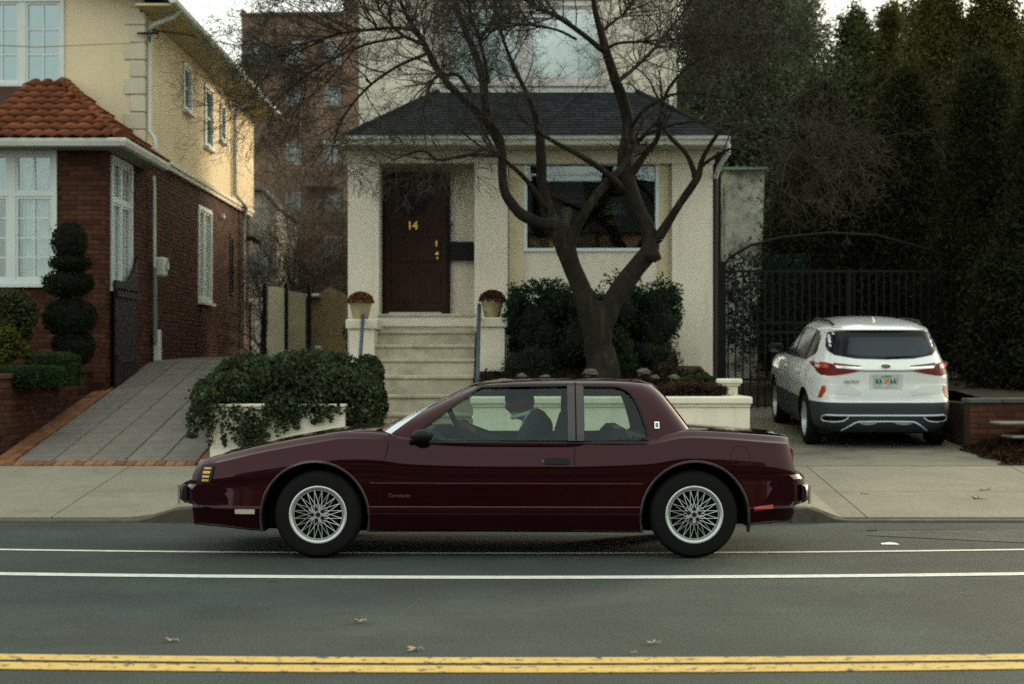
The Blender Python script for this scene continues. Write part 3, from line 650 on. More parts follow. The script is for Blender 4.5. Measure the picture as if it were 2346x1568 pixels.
def text(parent, s, size, loc, rot, m, depth=.003, name='lettering', bold=0, shear=0, align='CENTER'):
    cu = bpy.data.curves.new('t', 'FONT'); cu.body = s; cu.size = size; cu.extrude = depth; cu.offset = bold; cu.shear = shear; cu.align_x = align; cu.align_y = 'CENTER'; cu.resolution_u = 3
    t = bpy.data.objects.new('t', cu); COL.objects.link(t); dg = bpy.context.evaluated_depsgraph_get(); me = bpy.data.meshes.new_from_object(t.evaluated_get(dg)); bpy.data.objects.remove(t)
    me.transform(Matrix.LocRotScale(Vector(loc), rot, None)); me.materials.clear()
    return link(name, me, m, parent)
FACE = Matrix.Rotation(R(90), 3, 'X').to_quaternion()
text(dr, '14', .155, (X_(945,23.15), 23.15, Z_(518,23.15)), FACE, M_brass, .006, 'house_number', .004)
m = MB(); c = P(1000,559,23.15); m.lathe([(.001,-.03),(.018,-.03),(.026,0)], tuple(c), 'y', 14); m.box(c.x-.012,c.x+.012,23.14,23.166,c.z-.04,c.z+.045); obj('lock', m, M_brass, dr, smooth=40)
m = MB(); c = P(1002,583,23.15); m.lathe([(.001,-.07),(.022,-.065),(.033,-.04),(.022,-.02),(.012,0),(.03,.005)], tuple(c), 'y', 16); m.box(c.x-.014,c.x+.014,23.145,23.166,c.z-.07,c.z+.04); obj('door_knob', m, M_brass, dr, smooth=40)
m = MB(); m.bbox(X_(1032,23.15), X_(1086,23.15), 23.06, 23.218, Z_(598,23.15), Z_(555,23.15), .012); mbx = tag(obj('mailbox', m, M_black), 'black wall mailbox between the brown door and the cream pier', 'mailbox')
m = MB(); c = P(1036,519,23.2); m.bbox(c.x-.018, c.x+.018, 23.19, 23.218, c.z-.07, c.z+.045, .006); m.cur = 1; m.lathe([(.001,-.012),(.014,-.012),(.014,0)], (c.x+.002,23.195,c.z+.03), 'y', 10); tag(obj('doorbell', m, [mat('bell_grey', (.35,.40,.44), .4), M_black]), 'small grey doorbell on the wall right of the door', 'doorbell')
m = MB(); m.bbox(X_(893,22.9), X_(1012,22.9), 22.70, 22.98, 2.126, 2.15, .006); tag(obj('doormat', m, mat('pale_mat', (.42,.42,.38), .9, bump=.6, bscale=150)), 'pale doormat lying on the top step at the brown door', 'doormat')
# main block
mb = MB(); XL, XR = X_(822,24.2), X_(1550,24.2)
uw = (X_(1020,24.2), X_(1382,24.2), Z_(192,24.2), 6.83)
wallgrid(mb, (XL, 24.2, 1.2), FU, FN, XR-XL, 7.3, .3, [(uw[0]-XL, uw[1]-XL, uw[2]-1.2, uw[3]-1.2)])
mb.box(XL, XL+.3, 24.501, 33, 1.2, 8.5); mb.box(XR-.3, XR, 24.501, 33, 1.2, 8.5); mb.box(XL+.3, XR-.3, 32.7, 33, 1.2, 8.5); obj('upper_wall', mb, M_cream, H2)
mb = MB(); mb.add([(XL-.4,23.8,8.5),(XR+.4,23.8,8.5),(XR+.4,33.4,8.5),(XL-.4,33.4,8.5),(.1,27,10),(.1,30,10)], [(0,1,4),(1,2,5,4),(2,3,5),(3,0,4,5),(0,1,2,3)]); obj('roof', mb, M_shingle, H2)
mb = MB(); mb.box(X_(797,YF), X_(797,YF)+.2, 23.2, 24.2, 1.0, 4.39); mb.box(X_(1633,YF)-.2, X_(1633,YF), 23.2, 24.2, 1.0, 4.39); obj('porch_side_wall', mb, M_cream, H2)
blind = mat('pale_blind', (.28,.40,.39), .12, var=.25, vscale=1.2, spec=1.0, ior=1.9)
window(H2, (uw[0]+.05, 24.2, uw[2]+.06), FU, FN, uw[1]-uw[0]-.1, uw[3]-uw[2]-.12, cols=1, rows=1, sashes=2, pane=blind, fm=mat('pink_white_frame', (.50,.47,.45), .6))
for k in range(1,11):
    mb = MB(); z = uw[2]+.1+k*.1; mb.box(uw[0]+.1, uw[1]-.1, 24.235, 24.24, z, z+.008); o_ = obj('blind_slat', mb, M_white, H2)
mb = MB(); mb.box(uw[0]-.10, uw[1]+.10, 24.15, 24.198, uw[2]-.10, uw[2]-.03); obj('sill', mb, M_creamtrim, H2)
mb = MB(); mb.box(uw[0]-.10, uw[1]+.10, 24.15, 24.198, uw[3]+.03, uw[3]+.10); obj('lintel', mb, M_creamtrim, H2)

# front steps
ST = thing('front_steps', 'cream stone front steps with projecting nosings leading to the brown door', 'steps', (-1.2, 21.2, .35))
steps = [(22.62,2.124,.50),(22.30,1.885,.34),(22.0,1.69,.32),(21.7,1.495,.32),(21.15,1.275,.56),(20.82,1.03,.34),(20.5,.80,.34),(20.2,.575,.32),(19.9,.38,.32)]
for i, (y, z, t) in enumerate(steps):
    x0, x1 = (-1.88, -.50)
    zl = steps[i+1][1] if i+1 < len(steps) else .2
    m = MB(); m.bbox(x0, x1, y-.035, y+t+.03, z-.05, z, .012); m.box(x0+.01, x1-.01, y, y+t+.02, zl-.05, z-.051)
    obj('step', m, mat('step_stone', (.44,.41,.31), .85, var=.25, vscale=3, bump=.4, bscale=60, stain=((.20,.18,.13), 2.2, .55, .75), objrnd=.05), ST)
struct(obj('front_path', MB().add([(-1.9,SY1,.313),(-.45,SY1,.313),(-.45,20,.33),(-1.9,20,.33)], [(0,1,2,3)]), M_concrete, recalc=False))
def pedestal(x0, x1, top, lab, yc=21.75, fillx=None):
    t = thing('pedestal', lab, 'pedestal', ((x0+x1)/2, yc, 1.0))
    m = MB(); m.box(x0, x1, yc, yc+.85, .7, top-.13); obj('pedestal_body', m, M_cream, t)
    m = MB(); m.bbox(x0-.05, x1+.05, yc-.05, yc+.80, top-.129, top, .012); obj('cap', m, M_creamtrim, t)
    return t
PY = 21.75
pedestal(X_(801,PY), X_(857,PY), Z_(732,PY), 'cream stucco pedestal at the left side of the front steps')
pedestal(X_(1094,PY), X_(1156,PY), Z_(728,PY), 'cream stucco pedestal at the right side of the front steps', yc=PY)
M_pot = mat('tan_stone_pot', (.34,.29,.16), .85, var=.25, vscale=10, bump=.3)
def pot(px, pz, hz, lab, plab, col):
    Y = 21.95; c = P(px, pz, Y); t = thing('flower_pot', lab, 'flower pot', c)
    k = .92
    m = MB(); m.lathe([(.001,0),(.105*k,0),(.115*k,.02),(.135*k,.10),(.165*k,.215),(.175*k,.222),(.175*k,.255),(.15*k,.255),(.14*k,.22),(.001,.22)], tuple(c), 'z', 28); obj('pot_body', m, M_pot, t, smooth=40)
    pl_ = thing('potted_plant', plab, 'plant', c+Vector((0,0,.22)))
    n = 2400; v = []; f = []
    for i in range(n):
        d = Vector((rnd.gauss(0,1), rnd.gauss(0,1), abs(rnd.gauss(0,1)))).normalized(); r = rnd.uniform(.7,1)
        p = c + Vector((d.x*.185*r, d.y*.185*r, .225 + d.z*hz*1.5*r)); s = rnd.uniform(.010,.02); a = Vector((rnd.uniform(-1,1),rnd.uniform(-1,1),rnd.uniform(-1,1))).normalized(); b_ = a.orthogonal()
        v += [p-a*s, p+b_*s*.5, p+a*s, p-b_*s*.5]; f.append((4*i,4*i+1,4*i+2,4*i+3))
    obj('foliage', MB().add(v, f), mat(col[0], col[1], .9, island=.5), pl_, recalc=False)
    m = MB(); m.ball(c+Vector((0,0,.22)), (.15,.15,hz*1.2), 12, 8); obj('stems', m, mat('dry_core', (.03,.018,.01), .95), pl_)
pot(826, 733, .105, 'tan tapered stone pot on the left pedestal', 'rust brown mounded plant in the left pot beside the steps', ('rust_foliage', (.10,.040,.018)))
pot(1128, 729, .105, 'tan tapered stone pot on the right pedestal', 'dark maroon mounded plant in the right pot beside the steps', ('maroon_foliage', (.045,.018,.018)))
def rail(a, b, lab, foot):
    t = thing('handrail', lab, 'handrail', (b.x, b.y, foot))
    m = MB(); e = a + (a-b).normalized()*0; m.tube([a+Vector((0,.06,-.10)), a+Vector((0,.03,-.02)), a, a.lerp(b,.5), b, b+Vector((0,-.03,-.04)), b+Vector((0,.01,-.16))], .026, 10); obj('rail_bar', m, M_rail, t, smooth=60)
    for q in (.03, .985):
        p = a.lerp(b, q); m = MB(); m.tube([p, (p.x, p.y, (foot if q > .5 else foot+.85))], .018, 8); obj('post', m, M_rail, t)
rail(P(833,703,22.2), P(822,868,19.75), 'blue-grey tubular handrail at the left of the steps, rising out of the ivy', .4)
rail(P(1098,699,22.0), P(1094,862,20.3), 'blue-grey tubular handrail at the right of the steps', .5)
# ================================================================ planters and low walls
IV = thing('planter', 'cream stucco planter box topped with trailing ivy between the paved driveway and the steps', 'planter', (-2.6, 19.6, .3))
m = MB(); yv = 17.72
m.box(X_(481,yv), X_(790,yv), yv, yv+.16, .2, Z_(934,yv)); m.box(X_(481,yv), X_(481,yv)+.16, yv+.161, 22.6, .2, Z_(934,yv)); m.box(X_(790,yv)-.05, X_(790,yv)+.05, yv+.161, 21.7, .2, Z_(934,yv)); m.box(X_(481,yv)+.16, X_(790,yv), 22.44, 22.6, .2, Z_(934,yv)); obj('planter_wall', m, M_cream, IV)
m = MB(); m.bbox(X_(481,yv)-.02, X_(790,yv)+.02, yv-.02, yv+.17, Z_(934,yv)+.001, Z_(934,yv)+.04, .01); obj('cap', m, M_creamtrim, IV)
GP = thing('planter', 'long low cream planter wall with moulded cap under the bare tree, right of the steps', 'planter', (1.1, 18.3, .3))
yv = 18.2; zc = Z_(909,yv)
m = MB(); m.box(-.44, X_(1718,yv), yv, yv+.18, .25, zc-.09); m.box(X_(1718,yv)-.18, X_(1718,yv), yv+.181, 22.55, .25, zc-.09); m.box(-.44, -.28, yv+.181, 21.7, .25, zc-.09); obj('planter_wall', m, M_cream, GP)
m = MB(); m.bbox(-.47, X_(1723,yv), yv-.05, yv+.22, zc-.088, zc, .018); m.bbox(-.45, X_(1719,yv)-0, yv-.025, yv+.2, zc-.12, zc-.0885, .01); m.bbox(X_(1723,yv)-.27, X_(1723,yv), yv+.221, 22.5, zc-.088, zc, .018); obj('cap', m, M_creamtrim, GP)
t = thing('stone_block', 'short cream stone pier with moulded cap at the right end of the long planter wall', 'stone pier', (X_(1672,19.2),19.2,zc))
yb = 19.1
m = MB(); m.box(X_(1650,yb), X_(1690,yb), yb, yb+.35, .9, Z_(884,yb)); obj('pier_body', m, M_creamtrim, t)
m = MB(); m.bbox(X_(1640,yb), X_(1700,yb), yb-.05, yb+.4, Z_(880,yb), Z_(868,yb), .015); m.bbox(X_(1645,yb), X_(1695,yb), yb-.025, yb+.375, Z_(885,yb), Z_(880,yb), .006); obj('cap', m, M_creamtrim, t)
# brick retaining wall along the left drive
RW = thing('retaining_wall', 'low dark red brick retaining wall along the left edge of the paved driveway', 'wall', (-5.76, 20, .3))
m = MB(); m.add([(-5.95,17.7,.2),(-5.762,17.7,.2),(-5.762,22.04,.9),(-5.95,22.04,.9),(-5.95,17.7,1.24),(-5.762,17.7,1.24),(-5.762,22.04,1.30),(-5.95,22.04,1.30)], [(0,3,2,1),(4,5,6,7),(0,1,5,4),(1,2,6,5),(2,3,7,6),(3,0,4,7)]); m.box(-12,-5.951,17.7,17.9,.2,1.24); obj('wall_core', m, M_mortar, RW)
brick_wall(RW, (-5.762, 17.7, .27), (0,1,0), (1,0,0), 4.34, 1.0, budget=260)
brick_wall(RW, (-8.2, 17.7, .27), (1,0,0), (0,-1,0), 2.43, .95, budget=30)
m = MB()
for i in range(20):
    y = 17.71+i*.217; z = 1.24+.014*(y-17.7); m = MB(); m.bbox(-5.97, -5.73, y, y+.207, z, z+.055, .008); obj('coping_brick', m, M_brick, RW)
# right stone wall
SW_ = thing('retaining_wall', 'low dark brick retaining wall with pale grey coping at the right edge, beside the parked white car', 'wall', (6.2, 19.6, .3))
yw = 19.6; zt = Z_(915,yw)
m = MB(); m.box(X_(2222,yw), 12, yw, yw+.25, .2, zt-.05); m.box(X_(2222,yw)+.08, X_(2222,yw)+.3, yw+.251, 27, .2, zt-.06); obj('wall_core', m, M_mortar, SW_)
brick_wall(SW_, (X_(2222,yw), yw, .3), (1,0,0), (0,-1,0), 1.5, zt-.36, budget=200)
for i in range(8):
    x = X_(2222,yw)-.03+i*.42; m = MB(); m.bbox(x, x+.41, yw-.04, yw+.28, zt-.048, zt+.01, .01); obj('coping_stone', m, mat('coping_stone', (.06,.066,.06), .8, var=.3, vscale=8, objrnd=.2, bump=.4), SW_)
for (px, py, w) in ((2312,967,60),(2340,998,30)):
    c = P(px,py,19.0); m = MB(); m.bbox(c.x-.13, c.x+w/170+.3, 18.9, 19.35, c.z-.035, c.z, .012); tag(obj('stone_slab', m, M_concrete), 'pale flat stone lying in the leaf litter, %s of the two at the right edge' % ('upper' if py < 980 else 'lower'), 'stone slab')

# ================================================================ foliage
def leafcloud(pts, size, el=.55, nrm=None, flat=0.0, jit=1.0):
    """pts: (n,3) centres -> folded diamond leaves as one vertex soup"""
    n = len(pts); a = nrg.normal(size=(n,3)); a[:,2] -= .2*jit; a /= np.linalg.norm(a,axis=1,keepdims=True)
    b = nrg.normal(size=(n,3)); b -= (b*a).sum(1,keepdims=True)*a; b /= np.linalg.norm(b,axis=1,keepdims=True)
    c = np.cross(a,b); s = (size*nrg.uniform(.6,1.35,size=(n,1)))
    V = np.empty((n,4,3)); V[:,0] = pts-a*s; V[:,1] = pts+b*s*el+c*s*.18; V[:,2] = pts+a*s; V[:,3] = pts-b*s*el+c*s*.18
    return V.reshape(-1,3)
def cloud_obj(name, V, m, parent=None, k=4):
    n = len(V)//k; me = bpy.data.meshes.new(name); me.vertices.add(len(V)); me.vertices.foreach_set('co', np.ascontiguousarray(V, dtype=np.float32).ravel())
    me.loops.add(n*k); me.loops.foreach_set('vertex_index', np.arange(n*k, dtype=np.int32)); me.polygons.add(n); me.polygons.foreach_set('loop_start', np.arange(0, n*k, k, dtype=np.int32)); me.polygons.foreach_set('loop_total', np.full(n, k, dtype=np.int32)) if False else None
    me.update(calc_edges=True); return link(name, me, m, parent)
def blob_pts(blobs, dens, shell=.55):
    out = []
    for (c, r) in blobs:
        n = int(dens*(r[0]*r[1]+r[1]*r[2]+r[0]*r[2])*4.2)
        d = nrg.normal(size=(n,3)); d /= np.linalg.norm(d,axis=1,keepdims=True); q = shell+(1.06-shell)*nrg.random((n,1))**.6 + .22*(nrg.random((n,1)) > .93)*nrg.random((n,1))
        out.append(np.array(c)+d*np.array(r)*q)
    return np.concatenate(out)
def clumps(c, r, k, cr):
    """sub-clumps over an ellipsoid, for an uneven outline"""
    bl = [(c, tuple(x*.86 for x in r))]
    for i in range(k):
        d = Vector((rnd.gauss(0,1), rnd.gauss(0,1), rnd.gauss(0,1))).normalized(); s = cr*rnd.uniform(.6,1.3)
        bl.append(((c[0]+d.x*r[0]*.85, c[1]+d.y*r[1]*.85, c[2]+d.z*r[2]*.85), (s,s,s)))
    return bl
def fmat(name, c, k=.45): 
    if name in MATS: return MATS[name]
    m = mat(name, c, .8, island=k, var=.35, vscale=2.2, spec=.05)
    b = m.node_tree.nodes['Principled BSDF']
    nt = m.node_tree; tl = nt.nodes.new('ShaderNodeBsdfTranslucent'); mx = nt.nodes.new('ShaderNodeMixShader'); mx.inputs[0].default_value = .28; o = nt.nodes['Material Output']   # thin leaves let some light through
    src = b.inputs['Base Color'].links[0].from_socket; nt.links.new(src, tl.inputs[0]); nt.links.new(b.outputs[0], mx.inputs[1]); nt.links.new(tl.outputs[0], mx.inputs[2]); nt.links.new(mx.outputs[0], o.inputs[0]); return m
F_box = fmat('boxwood_leaf', (0.0279,0.0512,0.0168)); F_yew = fmat('yew_leaf', (.0215,.0250,.0100)); F_lime = fmat('yellow_green_leaf', (0.0744,0.0868,0.0136)); F_ol = fmat('olive_leaf', (0.0521,0.0608,0.0244))
F_ivy = fmat('ivy_leaf', (.0430,.0620,.0310), .6); F_laurel = fmat('laurel_leaf', (0.0215,0.0476,0.0238), .55); F_con = fmat('cypress_leaf', (.062,.064,.018), .5); F_con2 = fmat('blue_cedar_leaf', (.090,.118,.062), .5)
F_red = fmat('russet_leaf', (0.0766,0.0338,0.0194), .5); F_br = fmat('dry_brown_leaf', (0.0434,0.0310,0.0186), .5); F_gr = fmat('fresh_green_leaf', (0.0279,0.0527,0.0124), .5)
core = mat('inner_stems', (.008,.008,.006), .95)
def shrub(name, lab, cat, blobs, dens, size, m, group=None, el=.55, base=None, corek=.72):
    c0 = blobs[0][0]; t = thing(name, lab, cat, base or (c0[0], c0[1], c0[2]-blobs[0][1][2]), group)
    cloud_obj('foliage', leafcloud(blob_pts(blobs, dens), size, el), m, t)
    mb = MB()
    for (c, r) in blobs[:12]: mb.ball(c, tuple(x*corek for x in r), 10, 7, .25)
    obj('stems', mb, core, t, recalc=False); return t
def PB(px, py, Y, rx, rz, ry=None):   # ellipsoid from px centre and px radii
    s = Y/FPX; c = P(px,py,Y); return (tuple(c), (rx*s, (ry if ry else rx)*s, rz*s))
# topiary: pompoms on a stem
Y = 21.0
blobs = []; tiers = [(159,556,40,46),(161,604,47,22),(156,650,56,33),(161,729,60,46),(168,796,48,44)]
for a in tiers:
    b = PB(a[0],a[1],Y,a[2],a[3]); blobs.append(b)
t = thing('topiary', 'dark evergreen topiary clipped into stacked balls before the brick wall of the yellow house', 'topiary', (P(160,850,Y).x, Y, 1.2))
F_top = fmat('topiary_leaf', (.012,.020,.008))
for b in blobs:
    cloud_obj('clipped_ball', leafcloud(blob_pts([b], 2600, .75), .018), F_top, t)
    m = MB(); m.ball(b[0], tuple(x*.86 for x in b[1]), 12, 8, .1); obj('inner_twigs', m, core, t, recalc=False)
m = MB(); m.tube([P(160,860,Y), P(160,540,Y)], .03, 6); obj('trunk', m, M_bark, t)
shrub('round_shrub', 'olive green rounded shrub in front of the lower left window', 'shrub', clumps(*PB(45,718,20.6,48,58), 14, .12), 1500, .026, F_ol)
shrub('hedge', 'yellow-green clipped shrub at the left edge of the picture', 'shrub', clumps(*PB(5,800,19.6,45,40), 10, .10), 1500, .024, F_lime)
def boxhedge(name, lab, x0, x1, y0, y1, z0, z1, m, dens=1800, size=.02):
    t = thing(name, lab, 'hedge', ((x0+x1)/2,(y0+y1)/2,z0)); n = int(dens*((x1-x0)*(y1-y0)+2*(x1-x0)*(z1-z0)+2*(y1-y0)*(z1-z0)))
    p = nrg.random((n,3)); f = nrg.integers(0,5,n)
    k = .93+.09*nrg.random(n)
    p[f==0,2] = k[f==0]; p[f==1,1] = 1-k[f==1]; p[f==2,0] = k[f==2]; p[f==3,0] = 1-k[f==3]; p[f==4,1] = k[f==4]
    q = p*np.array([x1-x0,y1-y0,z1-z0])+np.array([x0,y0,z0])
    # soften corners
    cx = np.array([(x0+x1)/2,(y0+y1)/2,z0]); d = q-cx; e = np.abs(d/np.array([(x1-x0)/2,(y1-y0)/2,(z1-z0)])); q = cx + d*(1-.10*np.clip((np.sort(e,axis=1)[:,-2:].prod(axis=1,keepdims=True)-.55)/.45,0,1))
    cloud_obj('foliage', leafcloud(q, size), m, t); mb = MB(); mb.bbox(x0+.04,x1-.04,y0+.04,y1-.04,z0,z1-.04,.06); obj('stems', mb, core, t); return t
boxhedge('hedge', 'low dark box hedge behind the front hedge on the brick-walled bed', P(60,0,19.8).x, P(152,0,19.8).x, 19.6, 20.6, 1.15, Z_(808,19.9), F_box)
boxhedge('hedge', 'low green front hedge along the brick retaining wall at the left edge', P(-40,0,18.9).x, P(130,0,18.9).x, 18.6, 19.5, 1.15, Z_(838,18.9), fmat('green_hedge_leaf', (0.0186,0.0465,0.0124)))
# ivy mound and trailing strands
t = thing('ivy', 'dark green ivy mounded over the cream planter and trailing down its front', 'ivy', (-2.6, 19.2, .95))
bl = []
for i in range(46):
    px = rnd.uniform(478, 832); Y = rnd.uniform(18.0, 21.3); top = 836 - 12*math.sin((px-470)/400*3.1) + (30 if px > 800 else 0) + 34*noise.noise(Vector((px*.013, Y*1.1, 3))) + (max(0, 540-px)*.7)
    z = Z_(top+rnd.uniform(0,22), 19.5)-.18; r = rnd.uniform(.16,.30); bl.append(((X_(max(px, 500), Y), Y, z), (r*1.15, r*1.2, r*.95)))
for i in range(20):
    px = rnd.uniform(492, 800); bl.append(((X_(px, 17.9), rnd.uniform(17.75,18.1), rnd.uniform(.93,1.2)), (.2,.16,.16)))
for i in range(20):  # spill over the stair side
    py = rnd.uniform(840, 990); bl.append(((X_(rnd.uniform(818,850),18.6), rnd.uniform(18.3,19.6), Z_(py,18.7)), (.16,.2,.15)))
for i in range(8): bl.append(((X_(rnd.uniform(795,845),17.9), 17.9, Z_(rnd.uniform(870,1000),17.9)), (.15,.15,.15)))
pts = [blob_pts(bl, 1250, .7)]
def strand(px, py, L, drift, dens=60):
    c = P(px,py,17.66); n = int(L*dens/ .35)
    u = nrg.random(n); w = .10*(1-u*.75)
    p = np.stack([c.x + drift*u + nrg.normal(size=n)*w*.55, 17.69 - .05*nrg.random(n), c.z - L*u**1.0], 1); return p
for (px, py, L, dr_) in ((500,915,.36,-.1),(530,925,.42,.05),(470,890,.55,-.12),(560,940,.34,.02),(575,940,.62,0),(600,935,.50,-.05),(590,960,.48,-.12),(620,930,.40,-.05),(650,930,.30,0),(640,940,.22,.1),(682,930,.26,0),(700,935,.16,.1),(720,930,.2,0),(750,925,.14,0),(770,930,.10,.05),(455,930,.30,-.12),(465,960,.2,-.15),(515,930,.45,0),(545,930,.50,.05),(565,930,.7,-.03),(585,935,.66,-.06),(610,930,.5,-.04),(635,930,.34,0),(665,930,.24,.05),(490,930,.45,-.05),(735,930,.18,0),(760,928,.2,0),(480,900,.5,-.16),(450,905,.35,-.1)):
    pts.append(strand(px,py,L,dr_))
V = leafcloud(np.concatenate(pts), .025, .8); cloud_obj('leaves', V, F_ivy, t)
mb = MB()
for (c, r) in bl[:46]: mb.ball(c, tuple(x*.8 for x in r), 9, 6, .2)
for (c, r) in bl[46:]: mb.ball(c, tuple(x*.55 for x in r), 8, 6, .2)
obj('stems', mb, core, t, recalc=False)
# dark laurel hedge behind the tree
bl = []
for i in range(130):
    px = rnd.uniform(1182,1530); py = rnd.uniform(684,862)
    bl.append(PB(px,py,rnd.uniform(21.2,22.2),rnd.uniform(28,44),rnd.uniform(28,40)))
for i in range(40):
    px = rnd.choice([rnd.uniform(1168,1310), rnd.uniform(1420,1552)]); bl.append(PB(px, rnd.uniform(655,690), rnd.uniform(21.3,22), 16, 20))
for i in range(14): bl.append(PB(rnd.uniform(1532,1548), rnd.uniform(670,790), 21.6, 17, 20))
for px, py in ((1170,660),(1182,672),(1220,655),(1258,668),(1390,640),(1405,645),(1412,628),(1510,650),(1512,636),(1545,672),(1380,655),(1300,662),(1555,690),(1560,715),(1548,775),(1552,800)): bl.append(PB(px,py,21.6,9,12))
t = thing('hedge', 'dark green laurel hedge behind the forked tree, under the picture window', 'hedge', (1.1, 21.8, 1.2))
cloud_obj('foliage', leafcloud(blob_pts(bl, 520, .7), .028, .42), F_laurel, t)
mb = MB()
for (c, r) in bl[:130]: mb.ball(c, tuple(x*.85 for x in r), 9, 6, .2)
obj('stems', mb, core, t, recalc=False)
shrub('fern_shrub', 'small light green shrub at the right foot of the forked tree', 'shrub', [PB(1425,790,20.9,26,34), PB(1440,820,20.8,22,26), PB(1415,765,20.9,14,18)], 700, .024, F_gr, corek=.5)
shrub('low_shrub', 'low russet ground shrub on the long cream planter', 'shrub', [PB(1555,888,18.9,30,16), PB(1590,886,18.8,32,16), PB(1625,888,18.7,28,16), PB(1655,893,18.7,16,12), PB(1535,893,18.8,22,12)], 1500, .016, F_red)
shrub('low_shrub', 'green tuft above the russet shrub on the long cream planter', 'shrub', [PB(1600,868,19.3,26,10), PB(1632,872,19.2,20,12), PB(1575,872,19.3,18,8)], 1300, .02, F_gr)
shrub('low_shrub', 'brownish sparse shrub at the right end of the laurel hedge', 'shrub', [PB(1548,830,21.0,18,26), PB(1530,845,20.6,24,20)], 520, .022, F_br, corek=.4)
# ground cover and rocks of the bed
pts = np.stack([nrg.uniform(-.4,2.5,5200), nrg.uniform(18.45,21.3,5200), np.zeros(5200)],1); pts[:,2] = .99+.10*(pts[:,1]-18.4)+nrg.random(5200)*.09
stuff(cloud_obj('ground_cover', leafcloud(pts, .026), fmat('ground_cover_leaf', (0.0153,0.0143,0.0082), .6)))
rock = mat('garden_rock', (.10,.095,.07), .9, var=.4, vscale=6, bump=.7, bscale=30)
for (px, py, w, lab) in ((1353,852,22,'pale grey garden rock left of the tree foot, just above the car roof'),(1475,850,20,'tan garden rock right of the tree foot'),(1500,862,14,'small brown rock below the tan rock in the planter'),(1250,862,16,'small dark rock near the left end of the planted bed'),(1545,862,16,'flat pale rock beside the green tuft'),(1195,858,14,'small rock beside the right-hand pedestal')):
    b = PB(px,py+4,19.6,w*.8,w*.42); m = MB(); m.ball(b[0], b[1], 14, 9, .5); tag(obj('rock', m, rock, smooth=30), lab, 'rock', 'rocks in the planted bed')
# leaf litter on the right bed
pts = np.stack([nrg.uniform(5.4,9,5000), nrg.uniform(SY1,19.6,5000), np.zeros(5000)],1); pts[:,2] = .335+.17*(pts[:,1]-SY1)*np.clip((pts[:,0]-5.2)*.8,0,1)+nrg.random(5000)*.03
stuff(cloud_obj('leaf_litter', leafcloud(pts, .03), fmat('litter_leaf', (0.0222,0.0109,0.0054), .6)))
# single fallen leaves on the road and sidewalk
F_fall = mat('fallen_leaf', (.33,.25,.18), .7, var=.4, vscale=30, objrnd=.2); F_fall2 = mat('brown_fallen_leaf', (.12,.06,.03), .8)
def fallen(px, py, s, lab, z=None, m=None):
    Y = FPX*(EYE-(z or 0))/(py-HY); c = P(px,py,Y); v = [(0,0,.012)]; n = 15
    for i in range(n):
        a = 2*math.pi*i/n; r = 1.3*s*(1 if i % 3 == 0 else .42 if i % 3 == 1 else .62)*rnd.uniform(.8,1.1); v.append((r*math.cos(a), r*math.sin(a)*.8, .006+rnd.uniform(0,.6)*r))
    v = [(c.x+p[0], c.y+p[1], c.z+p[2]) for p in v]; mb = MB().add(v, [(0,i+1,(i+1)%n+1) for i in range(n)])
    mb.tube([(c.x,c.y,c.z+.012),(c.x+s*.9,c.y-s*.4,c.z+.02),(c.x+s*1.3,c.y-s*.5,c.z+.008)], .002, 4)
    tag(obj('fallen_leaf', mb, m or F_fall, recalc=False), lab, 'fallen leaf', 'fallen leaves on the pavement')
fallen(825,1428,.034,'curled pale dead leaf on the lane, highest of the leaves near the centre')
fallen(392,1471,.034,'pale dead leaf just above the yellow lines at the left')
fallen(950,1492,.036,'pale dead leaf almost touching the yellow lines, below the car door')
fallen(1496,1477,.032,'flat pale dead leaf below the rear wheel')
fallen(1450,1499,.014,'tiny leaf scrap on the upper yellow line below the rear wheel')
fallen(622,1333,.024,'small brown dead leaf on the white line below the front wheel', m=F_fall2)
fallen(1980,1135,.035,'brown dead leaf on the sidewalk right of the rear bumper', z=.2, m=F_fall2)
fallen(2255,1127,.05,'brown leaf cluster on the right sidewalk, upper of the two', z=.22, m=F_fall2)
fallen(2240,1147,.05,'brown leaf cluster on the right sidewalk, lower of the two', z=.2, m=F_fall2)
c = P(2038,1248,12.65); m = MB(); m.add([(c.x-.07,c.y-.03,.004),(c.x+.07,c.y-.04,.004),(c.x+.06,c.y+.04,.008),(c.x+.01,c.y+.05,.014),(c.x-.06,c.y+.04,.007)],[(0,1,2,3,4)]); tag(obj('paper_scrap', m, mat('paper_white', (.62,.66,.68), .7), recalc=False), 'flattened white paper scrap on the road right of the maroon car', 'litter')

# ================================================================ side gate of the left house
t = thing('side_gate', 'dark wooden side gate with swept-up top at the brick corner of the yellow house', 'gate', (-5.45, 22.9, 1.1))
n = 9
for i in range(n):
    y0 = 22.24+i*.148; tz = lambda u: 2.58+.42*max(0,(u-.35)/.65)**2; z1, z2 = tz(i/n), tz((i+1)/n)
    m = MB(); m.prism([(y0,drive_z(y0)+.03),(y0+.143,drive_z(y0)+.03),(y0+.143,z2),(y0,z1)], 'x', -5.47, -5.44); obj('board', m, mat('black_stained_wood', (.010,.008,.010), .5, objrnd=.3), t)
for z in (1.45, 2.35): m = MB(); m.box(-5.439, -5.41, 22.24, 23.56, z, z+.09); obj('rail', m, MATS['black_stained_wood'], t)
